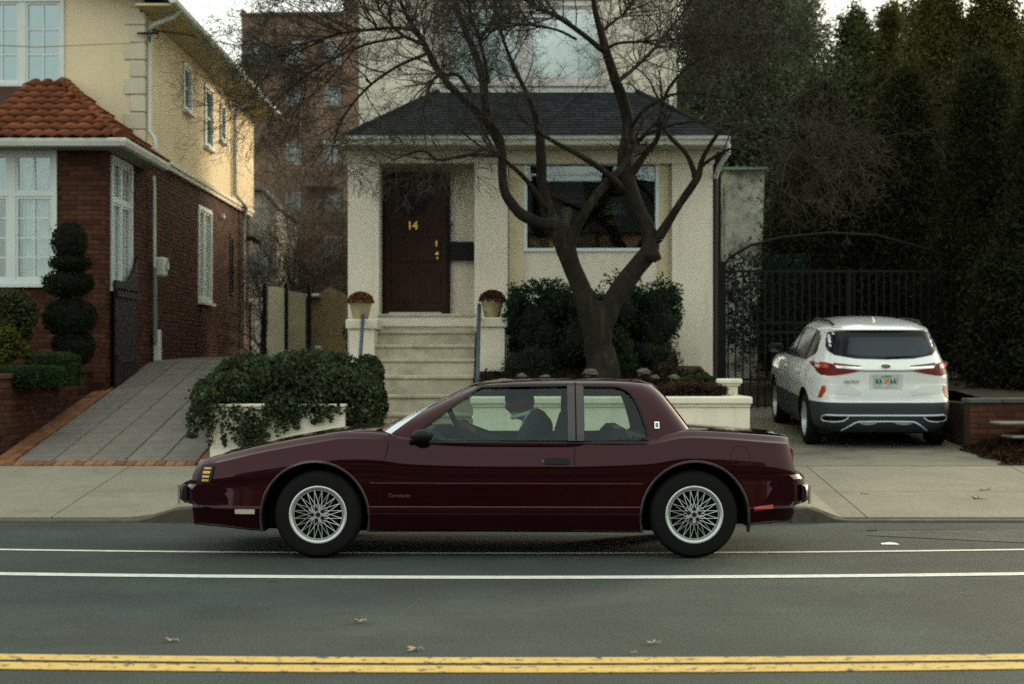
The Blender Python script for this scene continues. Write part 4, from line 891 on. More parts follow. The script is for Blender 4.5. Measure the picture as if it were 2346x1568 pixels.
# ================================================================ things between the houses
t = thing('fence', 'cream rendered screen wall with dark posts in the gap between the two houses', 'fence', (-3.9, 30, 1.5))
Yg = 30.0; M_tan = mat('tan_render', (.60,.56,.40), .85, var=.15, vscale=2, streak=((.22,.19,.10), 3)); M_tan2 = mat('brown_tan_render', (.27,.22,.12), .85, var=.2, vscale=2)
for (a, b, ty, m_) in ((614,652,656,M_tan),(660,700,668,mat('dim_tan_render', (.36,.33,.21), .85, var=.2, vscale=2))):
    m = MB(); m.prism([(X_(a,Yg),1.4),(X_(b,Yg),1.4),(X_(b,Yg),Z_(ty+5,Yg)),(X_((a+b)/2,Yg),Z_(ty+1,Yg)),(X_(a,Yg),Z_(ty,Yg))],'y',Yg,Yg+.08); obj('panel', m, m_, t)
for a in (656, 708, 606): m = MB(); m.box(X_(a,Yg)-.03, X_(a,Yg)+.03, Yg-.04, Yg+.1, 1.4, Z_(650,Yg)); obj('post', m, M_blackmetal, t)
t = thing('garage', 'brownish tan garage wall with curved right edge behind the left pedestal', 'garage wall', (-3, 31, 1.5))
Yg = 31.0; pr = [(706,820),(787,820),(788,790),(780,765),(792,735),(797,705),(795,680),(780,668),(757,657),(730,672),(706,680)]
m = MB(); m.prism([(X_(a,Yg),Z_(b,Yg) if b < 820 else 1.4) for a,b in pr],'y',Yg,Yg+.3); obj('wall', m, M_tan2, t)
t = thing('wall_light', 'white oblong wall light on the tan garage wall between the houses', 'light', P(718,680,30.9)); c = P(718,680,30.9)
m = MB(); m.bbox(c.x-.14, c.x+.14, 30.8, 30.97, c.z-.02, c.z+.055, .03); obj('lamp_housing', m, M_white, t); m = MB(); m.box(c.x-.12, c.x+.12, 30.82, 30.95, c.z-.045, c.z-.0205); obj('diffuser', m, M_blackmetal, t)
c = P(728,803,29.5); m = MB(); m.bbox(c.x-.06, c.x+.06, 29.5, 29.7, c.z-.12, c.z+.08, .02); tag(obj('meter_box', m, mat('pale_blue_box', (.40,.48,.48), .6)), 'small pale blue box showing just above the ivy between the houses', 'box')
t = thing('globe_lamp', 'small white globe lamp on a post behind the yellow house corner', 'lamp', P(573,800,31)); c = P(573,690,31)
m = MB(); m.ball(c, .055, 12, 8); obj('globe', m, M_white, t, smooth=80); m = MB(); m.tube([c-Vector((0,0,.05)), (c.x,c.y,1.5)], .02, 6); obj('post', m, M_blackmetal, t)
t = thing('outhouse', 'small pale grey stucco house with dark roof behind the yellow house corner', 'house', (-6, 42, 1.6)); Yg = 42.0
m = MB(); m.prism([(X_(560,Yg),1.5),(X_(634,Yg),1.5),(X_(634,Yg),Z_(478,Yg)),(X_(600,Yg),Z_(440,Yg)),(X_(560,Yg),Z_(440,Yg))],'y',Yg,Yg+4); obj('wall', m, mat('grey_stucco', (.42,.41,.35), .85, var=.2, vscale=2), t)
m = MB(); m.prism([(X_(556,Yg),Z_(440,Yg)),(X_(601,Yg),Z_(438,Yg)),(X_(642,Yg),Z_(480,Yg)),(X_(640,Yg),Z_(470,Yg)),(X_(602,Yg),Z_(428,Yg)),(X_(556,Yg),Z_(430,Yg))],'y',Yg-.3,Yg+4); obj('roof', m, mat('grey_roof', (.12,.12,.11), .8), t)
m = MB(); m.add([P(560,640,38),P(640,640,38),P(620,605,40),P(590,585,40.5),P(560,580,41)],[(0,1,2,3,4)]); obj('lean_to_roof', m, mat('slate_blue', (.07,.085,.095), .7), t, recalc=False)
# apartment block
AP = thing('apartment_building', 'brown brick apartment building rising behind the gap between the two houses', 'building', (-6, 48, 1.6)); Ya = 48.0
rows = [(95,150),(200,243),(330,378),(440,487),(542,590)]; cols_ = [(565,608),(655,690),(743,782)]
xa0, xa1 = X_(553,Ya), X_(1000,Ya); za0 = 1.5
holes = []
for ri, (y0, y1) in enumerate(rows):
    for ci, (a, b) in enumerate(cols_):
        if (ri, ci) in ((1,0),(2,0),(3,0),(4,0),(4,1)): continue
        holes.append((X_(a,Ya)-xa0, X_(b,Ya)-xa0, Z_(y1,Ya)-za0, Z_(y0,Ya)-za0))
m = MB(); wallgrid(m, (xa0,Ya,za0), FU, FN, X_(790,Ya)-xa0, Z_(36,Ya)-za0, .3, holes); m.box(xa0, xa0+.3, Ya+.301, Ya+12, za0, Z_(36,Ya)); obj('wall', m, M_apt, AP)
m = MB(); m.box(X_(790,Ya)+.001, xa1, Ya-.4, Ya+12, za0, 16); m.box(X_(600,Ya), X_(790,Ya), Ya+.05, Ya+1, Z_(36,Ya), Z_(28,Ya)); obj('wall', m, M_apt, AP)
m = MB(); m.box(xa0-.05, X_(596,Ya), Ya-.06, Ya+.3, Z_(36,Ya)+.001, Z_(30,Ya)); m.box(X_(553,Ya)-.02, X_(560,Ya), Ya, Ya+.3, Z_(30,Ya), Z_(22,Ya)); m.box(X_(596,Ya)+.01, X_(790,Ya), Ya-.06, Ya+.04, Z_(36,Ya)+.001, Z_(28,Ya)); obj('parapet', m, mat('brown_coping', (.14,.09,.065), .85), AP)
for (h0,h1,q0,q1) in holes: window(AP, (xa0+h0+.06, Ya, za0+q0+.06), FU, FN, h1-h0-.12, q1-q0-.12, cols=1, rows=2, fw=.06, mw=.05, pane=mat('far_pane', (.07,.10,.10), .15, var=.9, vscale=1.1, spec=1, ior=1.7), sill=False, fm=mat('dull_frame', (.24,.26,.25), .6))
m = MB(); m.box(X_(705,Ya), X_(775,Ya), Ya-.35, Ya-.005, Z_(436,Ya), Z_(430,Ya)); obj('awning', m, M_blackmetal, AP)
m = MB(); m.box(X_(743,Ya), X_(800,Ya), Ya-.1, Ya-.005, Z_(334,Ya), Z_(324,Ya)); obj('lintel', m, M_gutter, AP)

# ================================================================ iron gate on the right drive, house glimpsed behind
GT = thing('driveway_gate', 'black iron driveway gate with arched top standing behind the white car', 'gate', (4.5, 25.2, 1.3)); Yg = 25.2
gz = dr_z(25.2)
def vbar(px, top, w=.012, name='bar', pr_=None): x = X_(px,Yg); m = MB(); m.box(x-w, x+w, Yg-w, Yg+w, gz, Z_(top,Yg)); return obj(name, m, M_blackmetal, GT)
for px in np.arange(1668, 2200, 17): vbar(px, 622)
for py in (622, 740, 762, 870): m = MB(); m.box(X_(1655,Yg), X_(2215,Yg), Yg-.017, Yg+.017, Z_(py,Yg)-.02, Z_(py,Yg)+.02); obj('crossbar', m, M_blackmetal, GT)
vbar(1655, 600, .05, 'post'); vbar(1945, 616, .03, 'post'); vbar(2212, 600, .05, 'post')
m = MB(); m.tube([P(1655,614,Yg),P(1672,590,Yg),P(1720,562,Yg),P(1790,545,Yg),P(1900,534,Yg),P(2010,540,Yg),P(2120,570,Yg),P(2200,600,Yg)], .022, 8); obj('arch', m, M_blackmetal, GT, smooth=60)
m = MB(); x = X_(1643,23.0); m.box(x-.05, x+.055, 23.0, 23.1, 1.0, Z_(352,23)); tag(obj('dark_post', m, M_blackmetal), 'tall dark post against the right corner of the cream house', 'post')
t = thing('neighbour_house', 'pale house wall glimpsed between the cream house and the dark evergreens', 'house', (6, 36, 1.5)); Yg2 = 29.2
m = MB(); m.prism([(X_(1662,Yg2),1.0),(X_(1735,Yg2),1.0),(X_(1752,Yg2),Z_(392,Yg2)),(X_(1662,Yg2),Z_(392,Yg2))],'y', Yg2, Yg2+5); obj('wall', m, mat('pale_grey_wall', (.42,.45,.41), .85, var=.3, vscale=2, stain=((.12,.12,.09), 3, .5, .62)), t)
m = MB(); m.box(X_(1655,Yg2), X_(1756,Yg2), Yg2-.2, Yg2+5, Z_(392,Yg2)+.001, Z_(386,Yg2)); obj('roof', m, mat('teal_trim', (.14,.22,.18), .8), t)
m = MB(); m.box(X_(1560,33), X_(2600,33), 33, 33.3, 1.3, 3.4); fb = obj('board_fence', m, mat('dark_red_fence', (.055,.022,.018), .8, var=.4, vscale=3)); tag(fb, 'dark reddish wooden fence behind the iron gate', 'fence')
OFF[fb.name] = Vector()
for i in range(60):
    x = X_(1560,33)+i*.155; m = MB(); m.bbox(x, x+.148, 32.965, 32.999, 1.3, 3.42+.01*(i%3), .005); obj('board', m, mat('fence_board', (.050,.021,.017), .8, objrnd=.3), fb)
# ================================================================ car tools
def evald(o):
    dg = bpy.context.evaluated_depsgraph_get(); return bpy.data.meshes.new_from_object(o.evaluated_get(dg))
def tmp(mb, mats=()):
    me = bpy.data.meshes.new('tmp'); me.from_pydata(mb.v, [], mb.f)
    bm = bmesh.new(); bm.from_mesh(me); bmesh.ops.recalc_face_normals(bm, faces=bm.faces); bm.to_mesh(me); bm.free()
    o = bpy.data.objects.new('tmp', me); COL.objects.link(o)
    for m in mats: me.materials.append(m)
    return o
def cut(o, cutters):
    for c in cutters:
        md = o.modifiers.new('b', 'BOOLEAN'); md.operation = 'DIFFERENCE'; md.solver = 'EXACT'; md.object = c
    me = evald(o); o.modifiers.clear(); old = o.data; o.data = me
    for c in cutters: bpy.data.objects.remove(c)
    return o
def finish(o, name, parent, mats=None, ang=32):
    me = o.data; me.name = name; bpy.data.objects.remove(o)
    if mats: me.materials.clear()
    me.shade_smooth(); me.set_sharp_from_angle(angle=R(ang))
    return link(name, me, mats or [], parent) if mats else relink(name, me, parent)
def relink(name, me, parent):
    o = bpy.data.objects.new(name, me); COL.objects.link(o); o.parent = parent; off = OFF.get(parent.name)
    if off is not None and off.length > 0: me.transform(Matrix.Translation(-off))
    if off is not None: OFF[o.name] = off
    return o
def bvh_of(mb):
    return BVHTree.FromPolygons([Vector(v) for v in mb.v], mb.f)
def patch(poly, axis, frm, sgn, bvh, off=.004, thick=.006, cell=.04, drop=False):
    """polygon in the two axes other than `axis`, dropped along axis (from coord frm, direction sgn) on a surface, with thickness"""
    bm = bmesh.new(); ia = 'xyz'.index(axis); o2 = [i for i in range(3) if i != ia]
    vs = []
    for p in poly:
        q = [0,0,0]; q[ia] = frm; q[o2[0]] = p[0]; q[o2[1]] = p[1]; vs.append(bm.verts.new(q))
    bm.faces.new(vs)
    for k in (0,1):
        lo = min(p[k] for p in poly); hi = max(p[k] for p in poly); c = math.ceil(lo/cell)*cell
        while c < hi:
            pn = [0,0,0]; pn[o2[k]] = 1; co = [0,0,0]; co[o2[k]] = c
            bmesh.ops.bisect_plane(bm, geom=bm.verts[:]+bm.edges[:]+bm.faces[:], plane_co=co, plane_no=pn); c += cell
    d = [0,0,0]; d[ia] = sgn; d = Vector(d); last = None; miss = []
    for v in bm.verts:
        h = bvh.ray_cast(v.co, d)
        if h[0] is not None: v.co[ia] = h[0][ia] - sgn*off; last = v.co[ia]
        else: miss.append(v)
    if drop:
        bmesh.ops.delete(bm, geom=miss, context='VERTS'); miss = []
    for v in miss:
        g = [w for w in bm.verts if w not in miss]
        v.co[ia] = min(g, key=lambda w: (w.co[o2[0]]-v.co[o2[0]])**2+(w.co[o2[1]]-v.co[o2[1]])**2).co[ia] if g else frm
    if thick:
        r = bmesh.ops.extrude_face_region(bm, geom=bm.faces[:]); nv = [g for g in r['geom'] if isinstance(g, bmesh.types.BMVert)]
        for v in nv: v.co[ia] -= sgn*thick
        bmesh.ops.recalc_face_normals(bm, faces=bm.faces)
    mb = MB(); bm.verts.ensure_lookup_table(); bm.verts.index_update()
    mb.add([v.co.copy() for v in bm.verts], [tuple(v.index for v in f.verts) for f in bm.faces]); bm.free(); return mb
def rectp(x0,x1,z0,z1,r=0,k=4):
    if not r: return [(x0,z0),(x1,z0),(x1,z1),(x0,z1)]
    o = []
    for (cx,cz,a0) in ((x1-r,z0+r,-90),(x1-r,z1-r,0),(x0+r,z1-r,90),(x0+r,z0+r,180)):
        for i in range(k+1): a = R(a0+90*i/k); o.append((cx+r*math.cos(a), cz+r*math.sin(a)))
    return o
def pch(xs, ys, x):
    """smooth interpolation of station data"""
    xs = np.array(xs, float); ys = np.array(ys, float); d = np.diff(ys)/np.diff(xs); m = np.zeros(len(xs)); m[0] = d[0]; m[-1] = d[-1]
    for i in range(1, len(xs)-1): m[i] = 0 if d[i-1]*d[i] <= 0 else 2*d[i-1]*d[i]/(d[i-1]+d[i])
    i = np.clip(np.searchsorted(xs, x)-1, 0, len(xs)-2); h = xs[i+1]-xs[i]; t = np.clip((x-xs[i])/h, 0, 1)
    return (2*t**3-3*t**2+1)*ys[i]+(t**3-2*t**2+t)*h*m[i]+(-2*t**3+3*t**2)*ys[i+1]+(t**3-t**2)*h*m[i+1]
M_maroon = mat('maroon_paint', (.0120,.0013,.0024), .07, spec=.33, var=.12, vscale=2)
M_maroon.node_tree.nodes['Principled BSDF'].inputs['Specular Tint'].default_value = (1,.60,.66,1)
M_glossw = mat('white_car_paint', (.60,.64,.63), .3, coat=1.0, var=.03, vscale=3)
M_chrome = mat('chrome', (.75,.77,.78), .12, metal=1)
M_alloy = mat('silver_alloy', (.42,.46,.44), .35, metal=.5, spec=.6)
M_redl = mat('red_lens', (.10,.006,.004), .42)
M_brightred = mat('orange_red_lens', (.32,.028,.010), .3, coat=.1)
M_amber = mat('amber_lens', (.48,.27,.03), .3)
M_well = mat('wheel_well', (.006,.006,.006), .9)
G_car = glass('car_window', (.66,.77,.72), ior=1.37)
G_dark = glass('dark_car_window', (.10,.13,.15), ior=1.6)

# ================================================================ maroon coupe
YN = 11.70; SC = FPX/YN; YC = 12.60
def U(px): return (px-CX)/SC
def V(py): return EYE+(HY-py)/SC
CAR = thing('coupe', 'dark maroon two-door coupe with silver lattice wheels passing on the road', 'car', (U(1160), YC, 0))
st_px = [442, 452, 468, 500, 560, 640, 720, 794, 860, 940, 1100, 1300, 1480, 1580, 1670, 1740, 1790, 1812, 1824]
st_zt = [V(y) for y in (1056,1053,1050,1043,1030,1014,1000,990,992,1004,1010,1011,1004,988,992,997,1001,1003,1005)]
st_zc = [1.39-(y-848)/294.6 for y in (1058,1054,1050,1040,1025,1009,996,985,982,984,990,990,990,982,986,991,994,996,998)]
st_w  = [.76,.79,.82,.855,.885,.897,.900,.900,.900,.900,.902,.902,.902,.900,.895,.885,.86,.82,.78]
st_wt = [.66,.69,.71,.745,.775,.79,.795,.80,.81,.83,.835,.835,.81,.79,.78,.765,.74,.71,.68]
st_zb = [V(y) for y in (1209,1209,1210,1212,1218,1222,1222,1222,1222,1222,1222,1223,1224,1222,1215,1206,1203,1203,1203)]
Lv = [.0,.02,.10,.36,.375,.50,.515,.60,.64,.668,.70,.76,.80]
Lw = [-.10,-.055,-.034,-.016,-.021,-.009,-.014,-.003,0,-.003,-.011,-.026,-.038]
def cut_section(px):
    zt, zc, w, wt, zb = (float(pch(st_px, s, px)) for s in (st_zt, st_zc, st_w, st_wt, st_zb))
    pts = []
    for i, (l, dw) in enumerate(zip(Lv, Lw)):
        if i < 3: z = zb + l
        else: z = l if l <= .36 else .36 + (l-.36)*(zt-.05-.36)/(.80-.36)
        pts.append((w+dw, z))
    pts += [(wt+.028, zt-.030), (wt+.008, zt-.008), (wt-.02, zt), (wt*.85, zt+(zc-zt)*.42), (wt*.6, zt+(zc-zt)*.74), (wt*.3, zt+(zc-zt)*.94), (0, zc)]
    return pts
N_ = 110; lo, hi = st_px[0], st_px[-1]
grid_px = sorted(set([lo, 445, 449, 455, 462] + list(np.linspace(470, 1800, 96)) + [1806, 1811, 1816, 1820, hi]))
def shape_x(px, y, z):
    x = U(px); 
    tf = max(0, min(1, (570-px)/120)); tr = max(0, min(1, (px-1690)/134))
    s = abs(y)/.9
    if tf > 0:
        x += tf*(.62*max(0, z-.60)) - tf*.11*(1-s*s) + tf*max(0, .39-z)*-.0
        x += tf*(.10*max(0,.36-z))
    if tr > 0:
        x -= tr*(.20*max(0, z-.60)) - tr*.07*(1-s*s) + tr*max(0,.34-z)*.42
    return x
body = MB(); sec0 = cut_section(lo); ns = len(sec0); full = 2*ns-1
for px in grid_px:
    s = cut_section(px); row = [( w, z) for w, z in s] + [(-w, z) for w, z in s[-2::-1]]
    for (w, z) in row: body.v.append((shape_x(px, w, z), YC - w, z))
nr = len(grid_px)
for i in range(nr-1):
    for k in range(full-1): body.f.append((i*full+k, i*full+k+1, (i+1)*full+k+1, (i+1)*full+k))
    body.f.append((i*full+full-1, i*full, (i+1)*full, (i+1)*full+full-1))
body.f.append(tuple(range(full))); body.f.append(tuple(range((nr-1)*full, nr*full))); body.m = [0]*len(body.f)
bodyB = bvh_of(body)
ob = tmp(body, [M_maroon, M_well])
def cyl(cx_, cz_, r, y0, y1, n=56, rz=None):
    m = MB(); rz = rz or r; m.prism([(cx_+r*math.cos(2*math.pi*i/n), cz_+rz*math.sin(2*math.pi*i/n)) for i in range(n)], 'y', y0, y1); return m
def cutter(m, mat_): 
    o = tmp(m, [mat_]); o.display_type = 'WIRE'; return o
WX = (U(728), U(1591)); AX = (U(720), U(1593)); WZ = .318; cutters = []
for ax in AX:
    for (y0, y1) in ((YC-1.2, YC-.58), (YC+.58, YC+1.2)): cutters.append(cutter(cyl(ax, V(1188), .385, y0, y1, rz=.402), M_well))
m = MB(); m.box(U(905), U(1500), YC-.79, YC+.79, .30, 1.4); cutters.append(cutter(m, M_well))
ob = cut(ob, cutters)
BODY = finish(ob, 'body', CAR)
M_parch = mat('arch_moulding', (.020,.014,.016), .35, coat=.5)
for ax in AX:
    n = 40; pr = []
    a0, a1 = R(-14), R(194); 
    m = MB(); vs = []
    for i in range(n+1):
        a = a0+(a1-a0)*i/n
        for (rr, yy) in ((.383,0),(.398,0),(.402,1),(.386,1)):
            x = ax+rr*math.cos(a); z = V(1188)+(rr+.017)*math.sin(a); z = max(z, .17)
            h = bodyB.ray_cast(Vector((x,YC-2,z)), Vector((0,1,0))); hy = h[0].y if h[0] else YC-.9
            vs.append((x, max(YC-.91,min(hy,YC-.86)) - (.010 if yy == 0 and rr > .39 else .008 if yy else -.03), z))
    fs = [(4*i+k, 4*i+(k+1)%4, 4*i+4+(k+1)%4, 4*i+4+k) for i in range(n) for k in range(4)]
    obj('arch_moulding', m.add(vs, fs), M_parch, CAR, smooth=40)
# greenhouse: plan outlines stacked by height
def outline(xf, xr, w, n, N=120, bulge=0):
    cx_, a = (xf+xr)/2, (xr-xf)/2; o = []
    for i in range(N):
        t = 2*math.pi*i/N; c, s = math.cos(t), math.sin(t)
        x = a*math.copysign(abs(c)**(2/n), c); y = w*math.copysign(abs(s)**(2/n), s)
        o.append((cx_+x, YC+y))
    return o
lv = []   # (z, xf, xr, w, n)
zr = 1.275
levels = [(.78,-1.27,1.47,.845,7),(.86,-1.11,1.395,.838,7),(.95,-.945,1.325,.815,7),(1.05,-.745,1.25,.775,7),(1.15,-.535,1.172,.722,7),(1.22,-.385,1.112,.678,6.5),(1.262,-.28,1.06,.635,6),(1.282,-.150,1.005,.585,5),(1.294,-.08,.98,.49,4.5),(1.302,.05,.85,.36,4),(1.306,.25,.65,.15,3)]
def loft(levels, inset=0, dz=0):
    mb = MB(); N = 120
    zs = [l[0] for l in levels]; fine = []
    for i in range(len(levels)-1):
        for k in range(3): fine.append(zs[i]+(zs[i+1]-zs[i])*k/3)
    fine.append(zs[-1])
    for z in fine:
        a = [float(pch(zs, [l[j] for l in levels], z)) for j in (1,2,3,4)]
        for (x, y) in outline(a[0]+inset, a[1]-inset, max(.02,a[2]-inset), a[3]): mb.v.append((x, y, z-dz))
    for i in range(len(fine)-1):
        for k in range(N): mb.f.append((i*N+k, i*N+(k+1)%N, (i+1)*N+(k+1)%N, (i+1)*N+k))
    mb.f.append(tuple(range(N-1,-1,-1))); mb.f.append(tuple(range((len(fine)-1)*N, len(fine)*N))); mb.m = [0]*len(mb.f); return mb
gh = loft(levels); ghB = bvh_of(gh); og = tmp(gh, [M_maroon, M_black])
cutters = []
inner = loft(levels, .040, .030)
ci = cutter(inner, M_black); ci.data.transform(Matrix.Translation((0,0,0))); cutters.append(ci)
m = MB(); m.box(-1.1, 1.42, YC-.80, YC+.80, .5, .84); cutters.append(cutter(m, M_black))
def W2(px, py, Y=11.86): p = P(px, py, Y); return (p.x, p.z)
front_w = [W2(945,1003),(W2(960,991)),W2(1094,893),W2(1102,888),W2(1299,885),W2(1299,1008),W2(948,1009)]
rear_w = [W2(1338,886),W2(1405,886.5),W2(1424,890),W2(1441,900),W2(1453,916),W2(1463,940),W2(1473,972),W2(1479,996),W2(1474,1004),W2(1462,1008),W2(1338,1009)]
for poly in (front_w, rear_w):
    m = MB(); m.prism(poly, 'y', YC-1.2, YC+1.2); cutters.append(cutter(m, M_black))
scr = lambda s: [(YC-.70,.87),(YC+.70,.87),(YC+.545,1.245),(YC-.545,1.245)]
m = MB(); m.prism(scr(0), 'x', -1.6, .05); cutters.append(cutter(m, M_black))
rscr = [(YC-.62,.905),(YC+.62,.905),(YC+.50,1.225),(YC-.50,1.225)]
m = MB(); m.prism(rscr, 'x', .85, 1.8); cutters.append(cutter(m, M_black))
og = cut(og, cutters); ROOF = finish(og, 'roof_and_pillars', CAR, ang=28)
def grow(poly, e):
    cx_ = sum(p[0] for p in poly)/len(poly); cz = sum(p[1] for p in poly)/len(poly)
    return [(cx_+(p[0]-cx_)*(1+e), cz+(p[1]-cz)*(1+e*1.6)) for p in poly]
for (poly, nm) in ((front_w,'door_window'),(rear_w,'quarter_window')):
    m = patch(grow(poly,.012), 'y', YC-2, 1, ghB, -.012, 0, .06); obj(nm, m, G_car, CAR, smooth=60, recalc=False)
    m = patch(grow(poly,.012), 'y', YC+2, -1, ghB, -.012, 0, .06); obj(nm, m, G_car, CAR, smooth=60, recalc=False)
m = patch(grow(scr(0),.02), 'x', -3, 1, ghB, -.010, 0, .06); obj('windshield', m, G_car, CAR, smooth=60, recalc=False)
m = patch(grow(rscr,.02), 'x', 3, -1, ghB, -.010, 0, .06); obj('rear_window', m, G_car, CAR, smooth=60, recalc=False)
# black window surround lines, B-post and belt moulding
def strip(pts, w, side=-1, bvh=ghB, m_=M_black, nm='trim', off=.003, thick=.006, parent=CAR):
    """ribbon along a polyline of (x,z) on the near side"""
    mb = MB(); 
    for i in range(len(pts)-1):
        a, b = Vector((*pts[i],0)), Vector((*pts[i+1],0)); d = (b-a).normalized(); n = Vector((-d.y, d.x, 0))*w/2
        p = patch([(a-n)[:2], (b-n)[:2], (b+n)[:2], (a+n)[:2]], 'y', YC-2, 1, bvh, off, thick, .08); mb.add(p.v, p.f)
    return obj(nm, mb, m_, parent)
strip([W2(938,1010),W2(1480,1013)], .020, nm='belt_moulding', bvh=bodyB)
strip([W2(941,1000),W2(1093,890.5),W2(1102,885.5),W2(1300,882.5)], .016, nm='window_seal')
strip([W2(1336,883.5),W2(1405,884),W2(1426,888),W2(1444,899),W2(1456,916),W2(1466,940),W2(1476,972),W2(1482,998)], .016, nm='window_seal')
m = patch([W2(1300,884),W2(1337,884),W2(1337,1009),W2(1300,1009)], 'y', YC-2, 1, ghB, .002, .008, .05); obj('b_pillar', m, mat('gloss_black', (.010,.008,.010), .25, coat=.25), CAR)
m = patch([W2(1317,876),W2(1320,876),W2(1320,1009),W2(1317,1009)], 'y', YC-2, 1, ghB, .011, .002, .05); obj('door_gap', m, M_gap, CAR)
# added bright metal strip standing in for sky reflected in the windshield edge
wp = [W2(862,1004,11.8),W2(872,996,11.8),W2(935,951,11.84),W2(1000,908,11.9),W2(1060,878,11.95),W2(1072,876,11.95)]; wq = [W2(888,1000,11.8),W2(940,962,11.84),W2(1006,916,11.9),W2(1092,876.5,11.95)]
obj('windshield_sky_glint', patch(wp+wq[::-1], 'y', YC-2, 1, ghB, .003, 0, .012, drop=True), mat('sky_glint_metal', (.46,.51,.55), .3, metal=1), CAR, smooth=60)
# shut lines
def seam(pts, w=.006, nm='panel_gap', bvh=bodyB, m_=M_gap): return strip([(U(a),V(b)) for a,b in pts], w, bvh=bvh, m_=m_, nm=nm, off=.0012, thick=.0006)
seam([(889,1012),(886,1035),(874,1075),(871,1110),(872,1160),(876,1218)]); seam([(1318,1013),(1316,1060),(1314,1120),(1313,1180),(1312,1218)])
seam([(876,1217),(1312,1219)], .004)
m_line = mat('cladding_line', (.11,.07,.065), .4)
seam([(846,1107),(1474,1109)], .004, 'cladding_line', m_=m_line); seam([(846,1162),(1474,1163)], .0045, 'cladding_line', m_=m_line); seam([(845,1136),(1474,1137)], .003, 'cladding_line')
seam([(455,1110),(603,1110)], .004, 'cladding_line'); seam([(455,1160),(600,1162)], .004, 'cladding_line', m_=m_line); seam([(1714,1120),(1822,1118)], .005, 'panel_gap')
strip([(U(1697+22*math.cos(a)), V(1046+23*math.sin(a))) for a in np.linspace(0, 2*math.pi, 25)], .0045, bvh=bodyB, m_=mat('fine_gap', (.010,.004,.005), .6), nm='fuel_door_gap', off=.0008, thick=.0004)
# door handle, key lock
m = patch(rectp(U(1248),U(1306),V(1063),V(1050),.012), 'y', YC-2, 1, bodyB, .003, .018, .03); dh = obj('door_handle', m, M_black, CAR, smooth=40)
m = MB(); m.lathe([(.001,-.012),(.009,-.012),(.009,.01)], (U(1243), YC-.905, V(1057)), 'y', 12); obj('key_lock', m, M_chrome, CAR)
# side markers, headlamp, turn lamp
m = patch(rectp(U(536),U(582),V(1179),V(1168),.004), 'y', YC-2, 1, bodyB, .003, .008, .03); obj('side_marker', m, mat('clear_marker', (.50,.48,.38), .25), CAR)
m = patch([(U(1729),V(1173)),(U(1729),V(1163)),(U(1773),V(1157)),(U(1773),V(1167))], 'y', YC-2, 1, bodyB, .003, .008, .03); obj('side_marker', m, M_brightred, CAR)
m = patch([(U(444),V(1109)),(U(481),V(1109)),(U(486),V(1070)),(U(474),V(1064)),(U(456),V(1068))], 'y', YC-2, 1, bodyB, .002, .008, .03); hl = obj('lamp_housing', m, M_black, CAR)
for i, (y0, y1, a, b) in enumerate(((1073,1077,461,479),(1081,1087,459,477),(1091,1096,458,475),(1100,1105,457,474))):
    m = patch([(U(a),V(y1)),(U(b),V(y1)),(U(b+1),V(y0)),(U(a+1),V(y0))], 'y', YC-2, 1, bodyB, .0115, .003, .02); obj('amber_slat', m, M_amber, hl)
# bumpers
def bumper(xa, xb, z0, z1, front, nm):
    m = MB(); n = 14; rows = []
    prof = [(0,z0),(0,z0+.015)]
    vs = []; w = .895
    for i in range(n+1):
        t = -1+2*i/n; y = w*math.sin(t*math.pi/2)*(.955 if front else .965); s = abs(y/w); xo = xa + (.16*s**7 - .03*(1-s**2))*(1 if front else -1)
        for (dx, z) in ((.03,z0),(0,z0+.03),(0,z1-.03),(.03,z1)): vs.append((xo+dx*(1 if front else -1), YC+y, z))
        for (z) in (z1, z0): vs.append((xb, YC+y, z))
    fs = [(6*i+k, 6*i+(k+1)%6, 6*i+6+(k+1)%6, 6*i+6+k) for i in range(n) for k in range(6)] + [tuple(range(6)), tuple(range(6*n,6*n+6))]
    return obj(nm, m.add(vs, fs), M_maroon, CAR, smooth=35)
bf = bumper(U(402), U(520), V(1158), V(1112), True, 'front_bumper')
rb_ = bumper(U(1859), U(1745), V(1160), V(1090), False, 'rear_bumper')
for (xa, sgn) in ((U(393),1),(U(1871),-1)):
    m = MB(); n = 14; vs = []
    for i in range(n+1):
        y = .80*(-1+2*i/n); s = abs(y/.80); xo = xa + sgn*(.055*s**8-.02*(1-s*s))
        for (dx, z) in ((.035,V(1156)),(.008,V(1150)),(0,V(1140)),(0,V(1128)),(.008,V(1118)),(.035,V(1113))): vs.append((xo+sgn*dx, YC+y, z))
    fs = [(6*i+k, 6*i+k+1, 6*i+7+k, 6*i+6+k) for i in range(n) for k in range(5)]
    fs += [tuple(range(6)), tuple(range(6*n,6*n+6))]
    o = obj('impact_strip', m.add(vs, fs), M_black, CAR, smooth=50)
    m = MB(); m.tube([(xa+sgn*.040, YC-.835, z) for z in np.linspace(V(1156), V(1114), 5)], .010, 8); obj('chrome_edge', m, M_chrome, CAR, smooth=60)
# lower valance shadow trim at nose, tail lamps
m = MB(); m.bbox(U(1818), U(1829), YC-.70, YC+.70, V(1082), V(1030), .01); obj('tail_lamp', m, M_redl, CAR)
m = MB(); m.box(U(700), U(1640), YC-.6, YC+.6, .175, .30); m.box(U(500),U(700),YC-.45,YC+.45,.19,.30); m.box(U(1640),U(1790),YC-.45,YC+.45,.21,.30); obj('floor_pan', m, M_well, CAR)
m = MB(); m.tube([(U(1650),YC-.35,.24),(U(1800),YC-.4,.25),(U(1842),YC-.4,.24)], .028, 10); obj('exhaust_pipe', m, mat('dull_steel', (.12,.11,.10), .5, metal=.6), CAR)
